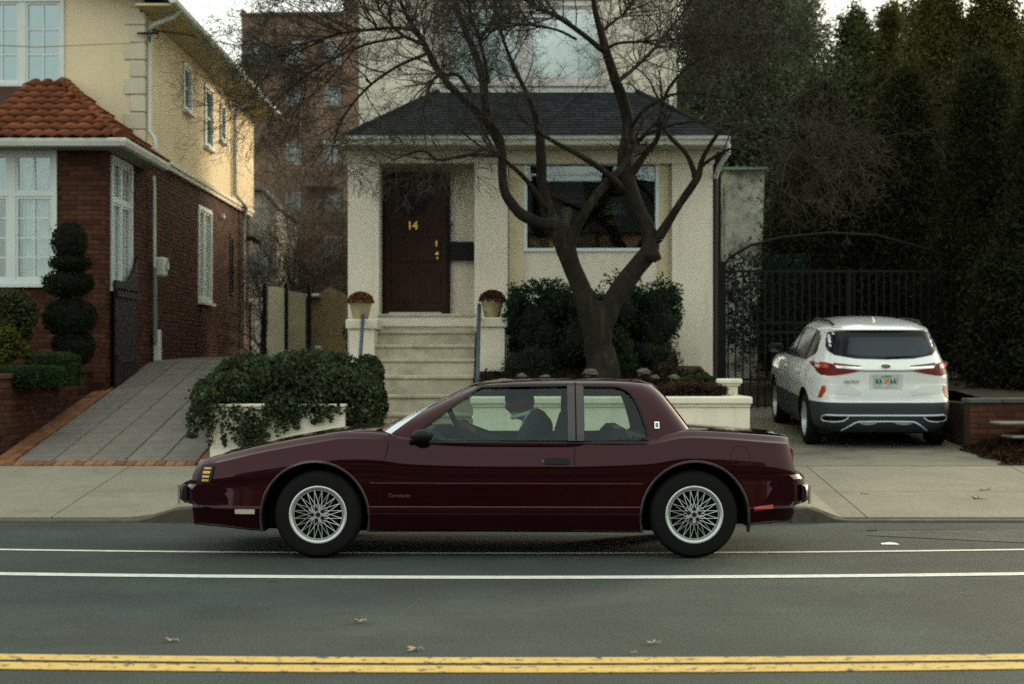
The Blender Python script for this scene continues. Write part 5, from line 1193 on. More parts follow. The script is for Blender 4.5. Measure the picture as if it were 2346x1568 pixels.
# mirror
m = MB(); m.ball(P(968,998,11.62), (.075,.055,.045), 16, 10); m.prism([W2(938,1010,11.72),W2(985,1010,11.72),W2(972,985,11.72)], 'y', 11.66, 11.78); obj('side_mirror', m, M_black, CAR, smooth=50)
# emblem, script
m = patch(rectp(*W2(1497,981),*[0]*0) if False else [W2(1498,981),W2(1509,981),W2(1509,966),W2(1498,966)], 'y', YC-2, 1, ghB, .002, .005, .03); em = obj('emblem', m, M_chrome, CAR)
m = patch([W2(1500,978.5),W2(1507,978.5),W2(1507,968.5),W2(1500,968.5)], 'y', YC-2, 1, ghB, .0075, .001, .03); obj('emblem_field', m, mat('emblem_blue', (.12,.18,.26), .4), em)
text(CAR, 'Toronado', .040, (U(913), YC-.905, V(1136)), FACE, mat('script_silver', (.085,.055,.055), .5), .001, 'script_badge', 0, .35)
# wheels
def wheel(cx_, cy_, cz_, sgn, detail, rot):
    """sgn -1: outer face towards the camera"""
    hub = None
    w = MB(); Rr = WZ; hw = .105
    w.lathe([(.200,.085),(.212,.100),(.262,.105),(.292,.098),(.309,.078),(.318,.05),(.318,-.05),(.309,-.078),(.292,-.098),(.21,-.10),(.20,-.085)], (0,0,0), 'y', 56)
    w.v = [(cx_+x, cy_-sgn*y*-1*1.0 if False else cy_+sgn*y, cz_+z) for x,y,z in w.v]
    ty = obj('wheel', w, M_rubber, CAR, smooth=35); 
    m = MB(); m.lathe([(.208,.100),(.2095,.106),(.201,.109),(.188,.103),(.183,.094),(.182,.03),(.195,-.06),(.205,-.08)], (0,0,0), 'y', 56); m.v = [(cx_+x, cy_+sgn*y, cz_+z) for x,y,z in m.v]; obj('rim', m, M_alloy, ty, smooth=40)
    m = MB(); m.lathe([(.001,.0),(.182,.0),(.182,-.01)], (0,0,0), 'y', 32); m.v = [(cx_+x, cy_+sgn*y, cz_+z) for x,y,z in m.v]; obj('brake_disc', m, M_well, ty)
    if not detail: return ty
    m = MB(); m.lathe([(.173,.086),(.176,.090),(.180,.088),(.180,.075)], (0,0,0), 'y', 48); m.v = [(cx_+x, cy_+sgn*y, cz_+z) for x,y,z in m.v]; obj('inner_ring', m, M_alloy, ty)
    m = MB(); n = 40
    pr = []
    for i in range(n):
        a = 2*math.pi*i/n; pr.append((.050+.011*math.cos(5*(a-rot+math.pi)), a))
    vs = [(cx_+r*math.cos(a), cy_+sgn*.098, cz_+r*math.sin(a)) for r,a in pr] + [(cx_+r*1.05*math.cos(a), cy_+sgn*.07, cz_+r*1.05*math.sin(a)) for r,a in pr]
    m.add(vs, [tuple(range(n)), tuple(range(2*n-1,n-1,-1))]+[(i,(i+1)%n,(i+1)%n+n,i+n) for i in range(n)]); obj('hub', m, M_alloy, ty)
    m = MB(); m.lathe([(.001,.106),(.014,.106),(.017,.102),(.017,.095)], (0,0,0), 'y', 16); m.v = [(cx_+x, cy_+sgn*y, cz_+z) for x,y,z in m.v]; obj('centre_cap', m, M_black, ty, smooth=30)
    for k in range(5):
        a = rot + 2*math.pi*k/5; m = MB(); m.lathe([(.001,.101),(.007,.101),(.008,.0985),(.013,.0985),(.0145,.100),(.0145,.09)], (.041*math.cos(a),0,.041*math.sin(a)), 'y', 12); m.v = [(cx_+x, cy_+sgn*y, cz_+z) for x,y,z in m.v]; obj('lug_nut', m, M_black, ty)
    nn = 20
    for k in range(nn):
        for s_ in (-1,1):
            a0 = 2*math.pi*k/nn + rot; a1 = a0 + s_*R(27); e = s_*R(2.1)
            p = Vector((cx_+.046*math.cos(a0), cy_+sgn*(.092), cz_+.046*math.sin(a0))); q = Vector((cx_+.177*math.cos(a1), cy_+sgn*.085, cz_+.177*math.sin(a1)))
            c = p.lerp(q,.5)+Vector((0,sgn*.002*s_,0))
            m = MB(); m.tube([p, c, q], [.0031,.0025,.0030], 5, cap=False); obj('spoke', m, M_alloy, ty)
    return ty
wheel(WX[0], YC-.79, WZ, -1, True, R(72+36)); wheel(WX[1], YC-.79, WZ, -1, True, R(90)); wheel(WX[0], YC+.79, WZ, 1, False, 0); wheel(WX[1], YC+.79, WZ, 1, False, 0)
# interior: seats, dash, steering wheel
M_seat = mat('dark_grey_cloth', (.012,.016,.022), .9)
def seat(x, y, lab=''):
    m = MB(); m.bbox(x-.26, x+.22, y-.25, y+.25, .38, .52, .05); obj('seat', m, M_seat, CAR, smooth=40)
    m = MB(); m.prism([(x+.13,.50),(x+.24,.50),(x+.40,1.0),(x+.36,1.04),(x+.29,1.02)], 'y', y-.23, y+.23); b = obj('seat_back', m, M_seat, CAR)
    m = MB(); m.bbox(x+.33, x+.43, y-.12, y+.12, 1.045, 1.175, .035); obj('headrest', m, M_seat, b, smooth=40)
seat(U(1195), YC-.40); seat(U(1195)+.03, YC+.40)
m = MB(); m.bbox(U(1400), U(1455), YC-.66, YC+.66, .4, .93, .05); m.bbox(U(1340),U(1400),YC-.66,YC+.66,.4,.55,.04); obj('rear_seat', m, M_seat, CAR, smooth=40)
m = MB(); m.bbox(U(1455), U(1540), YC-.72, YC+.72, .80, .875, .02); obj('parcel_shelf', m, M_seat, CAR)
m = MB(); m.prism([(U(905),.6),(U(1010),.6),(U(1015),.86),(U(1000),.905),(U(960),.915),(U(905),.87)], 'y', YC-.77, YC+.77); m.bbox(U(985),U(1035),YC-.56,YC-.24,.86,.955,.03); obj('dashboard', m, mat('dash_blue_grey', (.020,.030,.040), .8), CAR)
m = MB(); c = Vector((U(1045), YC-.40, .925)); n = 28; vs = []
ax = Vector((.90,0,.44)); e1 = Vector((0,1,0)); e2 = Vector((-.44,0,.90))
m.tube([c+(e1*math.cos(a)+e2*math.sin(a))*.185 for a in np.linspace(0,2*math.pi,n)], .014, 8, cap=False); m.tube([c-e1*.18, c, c+e1*.18], .012, 6); m.tube([c, c-Vector((.14,0,.09))], .03, 8); obj('steering_wheel', m, M_black, CAR, smooth=60)
for s in (-1,): 
    m = MB(); m.bbox(U(930),U(1310),YC+.765,YC+.789,.32,.86,.008); obj('door_card', m, mat('door_card', (.022,.034,.045), .8), CAR)
m = MB(); m.bbox(U(1055),U(1066),YC-.10,YC+.10,1.165,1.215,.01); obj('rear_view_mirror', m, M_black, CAR)
# far lower sill strip under the car, antenna-free

# ================================================================ driver
def person():
    t = thing('person', 'driver in dark cap, slate jacket and pale shirt at the wheel of the maroon coupe', 'person', (U(1215), YC-.40, .5))
    yy = YC-.40; J = {}
    mb = MB()
    def limb_(ps, rs): 
        mb.tube(ps, rs, 14)
        for p, r in zip(ps, rs): mb.ball(p, r*1.0, 12, 8)
    for (px, z, rx, ry, rz) in ((1232,.58,.14,.18,.12),(1236,.70,.125,.165,.14),(1236,.82,.125,.18,.15),(1233,.93,.12,.20,.12),(1228,1.0,.095,.19,.075)): mb.ball((U(px),yy,z), (rx,ry,rz), 18, 12)
    limb_([Vector((U(1222),yy,.98)), Vector((U(1203),yy,1.06)), Vector((U(1198),yy,1.10))], [.075,.060,.060])
    for s in (-1, 1):
        limb_([Vector((U(1226),yy+s*.19,.985)), Vector((U(1185),yy+s*.25,.79)), Vector((U(1115),yy+s*.20,.86)), Vector((U(1072),yy+s*.175,.925))], [.068,.050,.040,.028])
        limb_([Vector((U(1215),yy+s*.10,.55)), Vector((U(1095),yy+s*.14,.60)), Vector((U(1035),yy+s*.14,.40))], [.09,.062,.045])
        b = Vector((U(1058),yy+s*.175,.945)); mb.ball(b, (.042,.022,.042), 12, 8)
        for k in range(4):
            o = Vector((-.02, 0, .030-.019*k)); mb.tube([b+o, b+o+Vector((-.034,-s*.002,0)), b+o+Vector((-.046,-s*.020,-.002)), b+o+Vector((-.030,-s*.032,-.004))], [.0095,.0092,.009,.008], 8)
        mb.tube([b+Vector((.01,-s*.012,.025)), b+Vector((-.012,-s*.035,.035)), b+Vector((-.034,-s*.036,.03))], [.011,.011,.009], 8)
    # head: bowed slightly, facing left
    hc = Vector((U(1194), yy, V(926))); tilt = Matrix.Rotation(R(-14), 3, 'Y')
    def hp(x, y, z): return hc + tilt @ Vector((x, y, z))*1.08
    n, mm = 28, 20; vs = []; fs = []
    for i in range(mm+1):
        th = math.pi*i/mm
        for k in range(n):
            a = 2*math.pi*k/n; d = Vector((math.sin(th)*math.cos(a), math.sin(th)*math.sin(a), math.cos(th)))
            x, y, z = d.x*.098, d.y*.076, d.z*.118
            if z < -.01: q = min(1, (-z-.01)/.10); y *= 1-.35*q; x = x*(1-.22*q) - .020*q*(1 if d.x < 0 else .2)
            if d.x < 0:
                f_ = max(0, -d.x)
                side_ = math.exp(-(y/.016)**2)
                x -= f_*side_*.026*math.exp(-((z+.008)/.020)**2)          # nose
                x -= f_*math.exp(-(y/.03)**2)*.009*math.exp(-((z+.048)/.012)**2)   # lips
                x += f_*.010*math.exp(-((z-.022)/.012)**2)*math.exp(-((abs(y)-.03)/.02)**2)    # sockets
                x -= f_*.006*math.exp(-((z-.042)/.010)**2); x -= f_*math.exp(-(y/.03)**2)*.012*math.exp(-((z+.092)/.016)**2)
            vs.append(hp(x,y,z))
    for i in range(mm):
        for k in range(n): fs.append((i*n+k, i*n+(k+1)%n, (i+1)*n+(k+1)%n, (i+1)*n+k))
    mb.add(vs, fs)
    for s in (-1,1): mb.ball(hp(.012, s*.074, -.008), (.020,.010,.030), 10, 8)
    o = tmp(mb); md = o.modifiers.new('r','REMESH'); md.mode = 'VOXEL'; md.voxel_size = .0065; md = o.modifiers.new('sm','SMOOTH'); md.iterations = 2; md.factor = .4
    me = evald(o); bpy.data.objects.remove(o); skin = mat('brown_skin', (.085,.040,.024), .5); shirt = mat('slate_jacket', (.014,.019,.027), .85, var=.3, vscale=30); trousers = mat('dark_trousers', (.02,.022,.03), .9)
    for m_ in (skin, shirt, trousers, mat('pale_shirt_front', (.34,.41,.38), .85, var=.25, vscale=25)): me.materials.append(m_)
    for p in me.polygons:
        c = p.center; 
        if c.z > 1.045: p.material_index = 0
        elif c.x < U(1088) and c.z > .72: p.material_index = 0
        elif c.z > .80 and U(1150) < c.x < U(1232) and abs(c.y-yy) < .16: p.material_index = 3
        elif c.z > .64: p.material_index = 1
        else: p.material_index = 2
    me.shade_smooth(); relink('body', me, t)
    m = MB(); vs = []; fs = []
    for i in range(9):
        th = math.pi/2*i/8*1.03
        for k in range(n):
            a = 2*math.pi*k/n; vs.append(hp(math.sin(th)*math.cos(a)*.110+.006, math.sin(th)*math.sin(a)*.088, math.cos(th)*.118+.028-(.045 if False else 0)))
    for i in range(8):
        for k in range(n): fs.append((i*n+k, i*n+(k+1)%n, (i+1)*n+(k+1)%n, (i+1)*n+k))
    m.add(vs, fs)
    obj('cap', m, mat('dark_navy_cap', (.012,.016,.022), .85), t, smooth=50, recalc=False)
    m = MB()
    for s in (-1,1): m.ball(hp(-.083, s*.030, .020), .009, 8, 6)
    obj('eyes', m, mat('eye', (.25,.22,.2), .3), t)
    m = MB(); m.tube([Vector((U(1203)+.085*math.cos(a)*1.1, yy+.095*math.sin(a), 1.035+.03*math.cos(a))) for a in np.linspace(0,2*math.pi,20)], .016, 8, cap=False); obj('collar', m, mat('pale_collar', (.40,.45,.42), .8), t, smooth=60)
    m = MB(); m.tube([Vector((U(1250),yy-.17,1.0)),Vector((U(1215),yy-.12,.98)),Vector((U(1195),yy,.86)),Vector((U(1200),yy+.12,.72))], .012, 6); m2 = MB(); obj('seat_belt', m, M_black, t)
person()
# ================================================================ white SUV, nose up the sloping drive, seen from behind
SUV = bpy.data.objects.new('suv', None); COL.objects.link(SUV); ys_ = 19.75
SUV.location = (X_(2030, ys_), ys_, dr_z(ys_)-.02); SUV.rotation_euler = (math.atan(.06), 0, R(-1.2)); SUV['label'] = 'white crossover car parked nose-up on the driveway, seen from behind'; SUV['category'] = 'car'
def ol2(yr, yf, w, n, N=128):
    cy_, a = (yr+yf)/2, (yf-yr)/2; o = []
    for i in range(N):
        t = 2*math.pi*i/N; c, s = math.cos(t), math.sin(t); o.append((w*math.copysign(abs(c)**(2/n), c), cy_+a*math.copysign(abs(s)**(2/n), s)))
    return o
#          z    yr    yf    w     n
sl = [(.22,.16,4.15,.80,6),(.30,.06,4.26,.865,6.5),(.42,.02,4.32,.89,6.5),(.575,.03,4.33,.895,6.5),(.60,.045,4.33,.897,6.5),(.74,.05,4.33,.90,6),(.83,.06,4.32,.898,6),(.90,.055,4.28,.890,6),(.965,.05,4.18,.880,5.5),(1.00,.06,4.05,.868,5.5),(1.03,.08,3.55,.852,5.5),(1.08,.12,3.25,.825,5.5),(1.14,.17,3.12,.800,5.5),(1.28,.27,2.84,.745,5.5),(1.40,.345,2.60,.69,5.5),(1.44,.35,2.50,.668,5.5),(1.475,.35,2.42,.645,5.5),(1.505,.42,2.34,.61,5),(1.535,.58,2.22,.555,5),(1.565,.85,2.05,.47,4.5),(1.588,1.1,1.85,.36,4),(1.602,1.35,1.7,.18,3)]
def loft2(levels, inset=0, dz=0, N=128):
    mb = MB(); zs = [l[0] for l in levels]; fine = []
    for i in range(len(levels)-1):
        for k in range(3): fine.append(zs[i]+(zs[i+1]-zs[i])*k/3)
    fine.append(zs[-1])
    for z in fine:
        a = [float(pch(zs, [l[j] for l in levels], z)) for j in (1,2,3,4)]
        for (x, y) in ol2(a[0]+inset, a[1]-inset, max(.02,a[2]-inset), a[3], N): mb.v.append((x, y, z-dz))
    for i in range(len(fine)-1):
        zm = (fine[i]+fine[i+1])/2
        for k in range(N): mb.f.append((i*N+k, i*N+(k+1)%N, (i+1)*N+(k+1)%N, (i+1)*N+k)); mb.m.append(1 if zm < .59 else 0)
    mb.f.append(tuple(range(N-1,-1,-1))); mb.f.append(tuple(range((len(fine)-1)*N, len(fine)*N))); mb.m += [1, 0]; return mb
sb = loft2(sl); sB = bvh_of(sb)
me = bpy.data.meshes.new('b'); me.from_pydata(sb.v, [], sb.f); me.materials.append(M_glossw); me.materials.append(mat('grey_cladding', (.026,.032,.038), .55)); me.materials.append(M_well); me.polygons.foreach_set('material_index', sb.m)
bm = bmesh.new(); bm.from_mesh(me); bmesh.ops.recalc_face_normals(bm, faces=bm.faces); bm.to_mesh(me); bm.free()
so = bpy.data.objects.new('tmp', me); COL.objects.link(so)
cs = []
SWY = (.80, 3.43); SR = .335
def cylx(cy_, cz_, r, x0, x1, n=48): m = MB(); m.prism([(cy_+r*math.cos(2*math.pi*i/n), cz_+r*math.sin(2*math.pi*i/n)) for i in range(n)], 'x', x0, x1); return m
for y in SWY:
    for (a, b) in ((-1.2,-.60),(.60,1.2)): cs.append(cutter(cylx(y, SR+.01, .39, a, b), M_well))
so = cut(so, cs); SBODY = finish(so, 'body', SUV, ang=30)
def sp(poly, nm, m_, off=.003, thick=.006, cell=.05, axis='y', frm=-2, sgn=1, parent=SUV, smooth=30): return obj(nm, patch(poly, axis, frm, sgn, sB, off, thick, cell), m_, parent, smooth=smooth)
def mir(poly): return [(-a,b) for a,b in poly][::-1]
M_sg = mat('black_gloss_glass', (.006,.008,.011), .12, spec=.2); M_sg2 = mat('rear_glass_view', (.015,.024,.036), .15, spec=.3)
rw = [(-.645,1.40),(-.63,1.435),(-.55,1.452),(-.2,1.468),(.2,1.468),(.55,1.452),(.63,1.435),(.645,1.40),(.675,1.27),(.665,1.215),(.60,1.165),(.35,1.125),(0,1.115),(-.35,1.125),(-.60,1.165),(-.665,1.215),(-.675,1.27)]
rwo = sp(rw, 'rear_window', M_sg, .002, .004)
sp([(-.40,1.375),(.50,1.385),(.555,1.30),(.56,1.20),(.50,1.165),(.2,1.15),(-.2,1.15),(-.45,1.18)], 'see_through_band', M_sg2, .007, .001, parent=rwo)
m = MB()
o = sp([(-.60,1.47),(.60,1.47),(.58,1.50),(-.58,1.50)], 'spoiler_edge', M_glossw, .02, .03)
for f_ in (lambda p: p, mir):
    tl = sp(f_([(-.845,1.075),(-.70,1.075),(-.62,1.055),(-.60,1.015),(-.28,.985),(-.60,.925),(-.68,.915),(-.77,.925),(-.80,.96),(-.815,1.03),(-.86,1.05)]), 'tail_lamp', M_redl, .003, .010)
    sp(f_([(-.80,1.065),(-.705,1.065),(-.67,1.045),(-.68,1.005),(-.775,1.01)]), 'bright_lens', M_brightred, .0135, .003, parent=tl)
    sp(f_([(-.62,1.073),(-.30,1.042),(-.30,1.034),(-.62,1.050)]), 'lamp_line', M_redl, .003, .006, parent=tl)
    sp(f_([(-.60,1.036),(-.30,1.026),(-.28,1.006),(-.58,1.012)]), 'chrome_bar', M_chrome, .004, .007, parent=tl)
    sp(f_([(-.80,.64),(-.765,.645),(-.715,.73),(-.72,.795),(-.755,.79)]), 'reflector', M_brightred, .003, .006)
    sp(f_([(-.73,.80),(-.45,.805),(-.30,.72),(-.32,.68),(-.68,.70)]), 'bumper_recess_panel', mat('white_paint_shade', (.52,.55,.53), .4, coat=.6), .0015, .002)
sp([(-.30,.990),(.30,.990),(.30,.974),(-.30,.974)], 'garnish_strip', mat('dark_chrome', (.10,.11,.11), .2, metal=.8), .003, .008)
n = 24; el = [(.075*math.cos(2*math.pi*i/n), 1.035+.034*math.sin(2*math.pi*i/n)) for i in range(n)]
lg = sp(el, 'badge', M_chrome, .003, .006); sp([(a*.86,1.035+(b-1.035)*.80) for a,b in el], 'badge_field', mat('badge_grey', (.10,.12,.12), .4), .010, .001, parent=lg)
text(lg, 'KIA', .042, (0, .058, 1.035), FACE, M_chrome, .002, 'badge_letters', .0012)
text(SUV, 'SELTOS', .055, (-.42, .044, .845), FACE, mat('grey_letters', (.10,.12,.12), .4), .002, 'name_letters')
sp(rectp(-.20,.20,.755,.945,.02), 'plate_recess', mat('recess_white', (.45,.48,.47), .5), .001, .003)
lp = sp(rectp(-.150,.150,.775,.930,.012), 'licence_plate', mat('plate_green_white', (.34,.42,.38), .5, var=.3, vscale=18), .006, .004)
t_ = mat('plate_green', (.03,.12,.08), .6)
text(lp, 'FLORIDA', .028, (0, .037, .912), FACE, t_, .001, 'plate_lettering'); 
sp([(-.035,.825),(.0,.815),(.035,.855),(.03,.885),(.0,.88)], 'plate_emblem', mat('plate_orange', (.60,.16,.04), .6), .0105, .001, parent=lp); sp(rectp(.105,.14,.895,.922), 'plate_sticker', mat('plate_yellow', (.5,.42,.05), .6), .0105, .001, parent=lp)
for (a, b) in ((-.125,-.085),(-.08,-.045),(.05,.085),(.09,.125)): sp([(a,.825),(b,.825),(b,.835),(a+.012,.885),(a,.885)], 'plate_character', t_, .0105, .001, parent=lp)
def wire(pts, r, nm, m_, off=.008):
    q = []
    for (x, z) in pts:
        h = sB.ray_cast(Vector((x,-2,z)), Vector((0,1,0))); q.append((x, (h[0].y if h[0] else .05)-off, z))
    m = MB(); m.tube(q, r, 8); return obj(nm, m, m_, SUV, smooth=60)
M_sil = mat('satin_silver', (.42,.50,.54), .35, metal=.4)
wire([(x,.435) for x in np.linspace(-.72,.72,16)], .013, 'silver_trim', M_sil)
for s in (-1,1):
    wire([(s*a,b) for a,b in ((.72,.435),(.755,.42),(.765,.385),(.745,.36),(.62,.352),(.52,.365),(.47,.395),(.455,.428))], .010, 'exhaust_trim', M_sil)
    sp([(s*.74,.42),(s*.75,.385),(s*.72,.368),(s*.55,.368),(s*.48,.40),(s*.49,.42)], 'exhaust_opening', M_gap, .002, .003)
wire([(-.52,.245),(-.44,.30),(-.37,.345),(-.33,.358),(0,.362),(.33,.358),(.37,.345),(.44,.30),(.52,.245)], .012, 'skid_plate_edge', M_sil)
for s in (-1,1): sp([(s*.34,.352),(s*.10,.352),(s*.12,.335),(s*.18,.322),(s*.24,.318),(s*.30,.33)], 'skid_plate', M_sil, .004, .006)
# side glass, pillars, roof rails, mirror, wheels
for s in (-1, 1):
    sgp = [(.62,1.16),(.58,1.20),(.68,1.36),(.85,1.435),(1.3,1.46),(1.9,1.455),(2.35,1.38),(2.75,1.22),(2.98,1.10),(2.98,1.06),(1.3,1.07),(.95,1.075)]
    sw_ = sp(sgp, 'side_window', M_sg, .002, .004, .08, 'x', s*2, -s)
    sp([(1.02,1.075),(1.09,1.075),(1.09,1.455),(1.02,1.45)], 'window_pillar', M_black, .007, .003, .08, 'x', s*2, -s, parent=sw_); sp([(1.95,1.07),(2.03,1.07),(1.98,1.44),(1.92,1.45)], 'window_pillar', M_black, .007, .003, .08, 'x', s*2, -s, parent=sw_)
    sp([(1.10,.62),(1.106,.62),(1.096,1.06),(1.09,1.06)], 'door_gap', M_gap, .001, .001, .08, 'x', s*2, -s); sp([(2.05,.35),(2.056,.35),(2.046,1.05),(2.04,1.05)], 'door_gap', M_gap, .001, .001, .08, 'x', s*2, -s)
    for y in (1.25, 2.2): m = patch(rectp(y,y+.2,.90,.935,.012), 'x', s*2, -s, sB, .004, .022, .05); obj('door_handle', m, M_glossw, SUV, smooth=40)
    q = []
    for (x, y) in ((.545,.62),(.555,.9),(.565,1.3),(.565,1.8),(.545,2.15)):
        h = sB.ray_cast(Vector((s*x,y,3)), Vector((0,0,-1))); q.append((s*x, y, h[0].z+(.035 if .7 < y < 2.1 else .006)))
    m = MB(); m.tube(q, .017, 8); obj('roof_rail', m, M_black, SUV, smooth=60)
    m = MB(); m.bbox(s*.93-.10, s*.93+.10, 2.86, 2.98, 1.05, 1.19, .035); m.cur = 1; m.box(s*.93-.08, s*.93+.08, 2.848, 2.859, 1.07, 1.17); obj('door_mirror', m, [M_black, mat('mirror_glass', (.16,.24,.26), .05, metal=1)], SUV, smooth=40)
    for y in SWY:
        w = MB(); w.lathe([(.215,.09),(.225,.105),(.29,.105),(.322,.085),(.335,.06),(.335,-.06),(.322,-.085),(.29,-.10),(.22,-.10)], (0,0,0), 'x', 44); w.v = [(s*(.77)+s*a, y+b, SR+c) for a,b,c in w.v]; ty = obj('wheel', w, M_rubber, SUV, smooth=35)
        m = MB(); m.lathe([(.222,.10),(.20,.10),(.19,.05),(.06,.04),(.001,.05)], (0,0,0), 'x', 32); m.v = [(s*.77+s*a, y+b, SR+c) for a,b,c in m.v]; obj('rim', m, M_alloy, ty, smooth=40)
m = MB(); m.box(-.75,.75,.3,4.1,.19,.30); obj('floor_pan', m, M_well, SUV)
m = MB(); m.tube([(.0,.30,1.10),(.02,.14,1.145),(.33,.17,1.15)], .008, 6); obj('rear_wiper', m, M_black, SUV)
q = sB.ray_cast(Vector((0,.9,3)), Vector((0,0,-1)))[0]; m = MB(); m.add([(-.02,.75,q.z-.03),(.02,.75,q.z-.03),(0,.95,q.z-.03),(0,.93,q.z+.05)], [(0,1,3),(1,2,3),(2,0,3),(0,2,1)]); obj('shark_fin_antenna', m, M_glossw, SUV)
# ================================================================ bare tree in front of the cream house
TR = thing('bare_tree', 'leafless forked tree with smooth dark limbs in front of the cream house', 'tree', P(1372,850,20.5))
def cr(pts, k=4):                                   # Catmull-Rom through (x,y,z,r) rows
    a = np.array(pts, float); a = np.vstack([2*a[0]-a[1], a, 2*a[-1]-a[-2]]); o = []
    for i in range(1, len(a)-2):
        for j in range(k):
            t = j/k; o.append(.5*((2*a[i])+(-a[i-1]+a[i+1])*t+(2*a[i-1]-5*a[i]+4*a[i+1]-a[i+2])*t*t+(-a[i-1]+3*a[i]-3*a[i+1]+a[i+2])*t**3))
    o.append(a[-2]); return np.array(o)
def limb(pts, name='limb', n=10, wob=.0):
    """pts: (px,py,width px,Y)"""
    rows = []
    for (px,py,w,Y) in pts: c = P(px,py,Y); rows.append((c.x,c.y,c.z,w/2*Y/FPX))
    q = cr(rows, 4)
    for i in range(1, len(q)-1): q[i,:3] += np.array(noise.noise_vector(Vector(q[i,:3])*3))*q[i,3]*.35; q[i,3] *= 1+.10*noise.noise(Vector(q[i,:3])*5)
    m = MB(); m.tube([tuple(r[:3]) for r in q], [max(.004, r[3]) for r in q], n); obj(name, m, M_bark, TR, smooth=80); return q
Q = []
limb([(1373,885,96,20.5),(1372,850,78,20.5),(1370,800,68,20.5),(1368,740,66,20.5),(1363,700,70,20.5)], 'trunk', 16)
Q.append(limb([(1358,770,44,20.5),(1340,690,48,20.5),(1316,630,42,20.5),(1296,570,46,20.45),(1285,530,44,20.4),(1262,500,30,20.4)], n=12))
Q.append(limb([(1376,775,42,20.5),(1400,700,48,20.5),(1438,645,46,20.5),(1470,600,46,20.5),(1487,560,42,20.5),(1482,520,34,20.5),(1466,490,34,20.5),(1440,430,36,20.5),(1430,370,34,20.5),(1440,310,32,20.5),(1436,260,28,20.5),(1412,190,24,20.4),(1390,120,20,20.3),(1364,30,13,20.2),(1352,-60,9,20.1),(1340,-180,5,20)], n=12))
L_ = []
def B_(*p, n=8): q = limb(list(p), n=n); L_.append(q); return q
B_((1300,545,34,20.4),(1270,515,30,20.35),(1235,512,26,20.3),(1192,490,26,20.2),(1160,450,22,20.2),(1150,400,20,20.2),(1152,360,20,20.2),(1142,315,20,20.2),(1122,280,20,20.2),(1112,220,20,20.2),(1096,143,18,20.2),(1070,80,15,20.2),(1048,20,12,20.2),(1038,-60,9,20.2),(1020,-160,5,20.2))
B_((1292,555,34,20.4),(1268,500,24,20.5),(1242,430,24,20.6),(1240,370,24,20.6),(1237,310,22,20.6),(1222,250,14,20.6),(1190,180,10,20.5),(1160,110,8,20.4),(1140,40,7,20.3),(1130,-60,5,20.2))
B_((1298,570,34,20.4),(1322,520,24,20.3),(1352,470,20,20.2),(1380,432,20,20.3),(1415,398,22,20.45))
B_((1500,552,26,20.5),(1530,510,20,20.4),(1560,465,18,20.3),(1585,425,18,20.2),(1600,400,16,20.2),(1607,375,12,20.2),(1620,345,10,20.1),(1650,300,8,20),(1700,250,6,19.9))
B_((1592,408,14,20.2),(1582,370,12,20.2),(1565,342,11,20.2),(1540,320,10,20.2),(1520,290,9,20.2),(1516,240,8,20.2))
B_((1606,382,9,20.2),(1640,358,7,20),(1680,340,6,19.8),(1740,345,5,19.6),(1830,355,4,19.4))
B_((1445,400,20,20.5),(1480,352,14,20.4),(1506,315,12,20.3),(1513,260,10,20.2),(1535,200,8,20.1),(1580,150,6,20),(1640,120,4,19.8))
B_((1432,440,20,20.5),(1402,410,16,20.2),(1372,384,14,20),(1315,348,12,19.8),(1270,325,10,19.7),(1225,300,7,19.6))
B_((1252,480,14,20.5),(1230,446,12,20.4),(1208,416,11,20.3),(1182,390,10,20.2),(1152,364,10,20.2))
B_((1145,356,12,20.1),(1108,356,10,19.9),(1075,356,9,19.8),(1040,362,8,19.7),(1003,366,7,19.6),(972,347,6,19.5),(940,352,5,19.5),(904,366,4,19.4))
B_((1145,335,18,20.2),(1105,268,18,20.3),(1034,203,16,20.4),(1003,160,16,20.5),(972,102,13,20.5),(949,66,14,20.5),(925,20,7,20.5),(905,-40,5,20.5))
B_((952,68,9,20.5),(900,64,8,20.2),(853,68,7,20),(800,74,6,19.8),(751,85,5,19.6),(690,105,4,19.4),(620,140,3,19.2))
B_((972,104,9,20.5),(921,80,8,20.6),(885,45,6,20.8),(860,0,5,21),(840,-60,3,21))
B_((930,84,7,20.4),(836,103,6,20.2),(751,143,5,20),(690,180,4,19.8),(630,235,3,19.6))
B_((985,120,8,20.4),(904,156,7,20),(836,207,6,19.7),(785,272,5,19.4),(760,340,3,19.2))
B_((1078,210,10,20.3),(1051,174,9,20),(1020,172,8,19.7),(996,178,7,19.5),(976,222,6,19.4),(968,270,4,19.3))
B_((1120,190,9,20.2),(1100,95,8,20),(1079,35,7,19.9),(1068,-60,5,19.8))
B_((1100,92,6,20),(1122,58,6,19.9),(1152,0,5,19.8),(1165,-60,3,19.7))
B_((1386,120,13,20.3),(1334,78,12,20),(1274,36,12,19.8),(1222,13,10,19.6),(1180,-30,8,19.5))
B_((1320,90,7,20),(1280,70,6,19.7),(1230,59,6,19.5),(1180,55,5,19.3),(1144,57,4,19.2),(1110,90,3,19.1))
B_((1385,118,8,20.3),(1378,78,8,20.5),(1405,50,7,20.7),(1430,33,6,20.9),(1462,-10,5,21.1))
B_((1390,112,8,20.3),(1417,99,7,20.1),(1470,96,6,19.9),(1551,90,5,19.7),(1640,80,4,19.5),(1730,90,3,19.3))
B_((1412,190,12,20.4),(1450,160,9,20.7),(1500,110,8,21),(1550,50,6,21.3),(1600,-20,4,21.5))
B_((1440,300,10,20.5),(1480,250,8,20.2),(1550,215,6,19.9),(1640,220,5,19.6),(1740,250,4,19.3),(1850,290,3,19))
B_((1445,330,9,20.5),(1500,300,7,20),(1580,280,6,19.6),(1680,290,5,19.2),(1790,330,4,18.9),(1890,400,3,18.7))
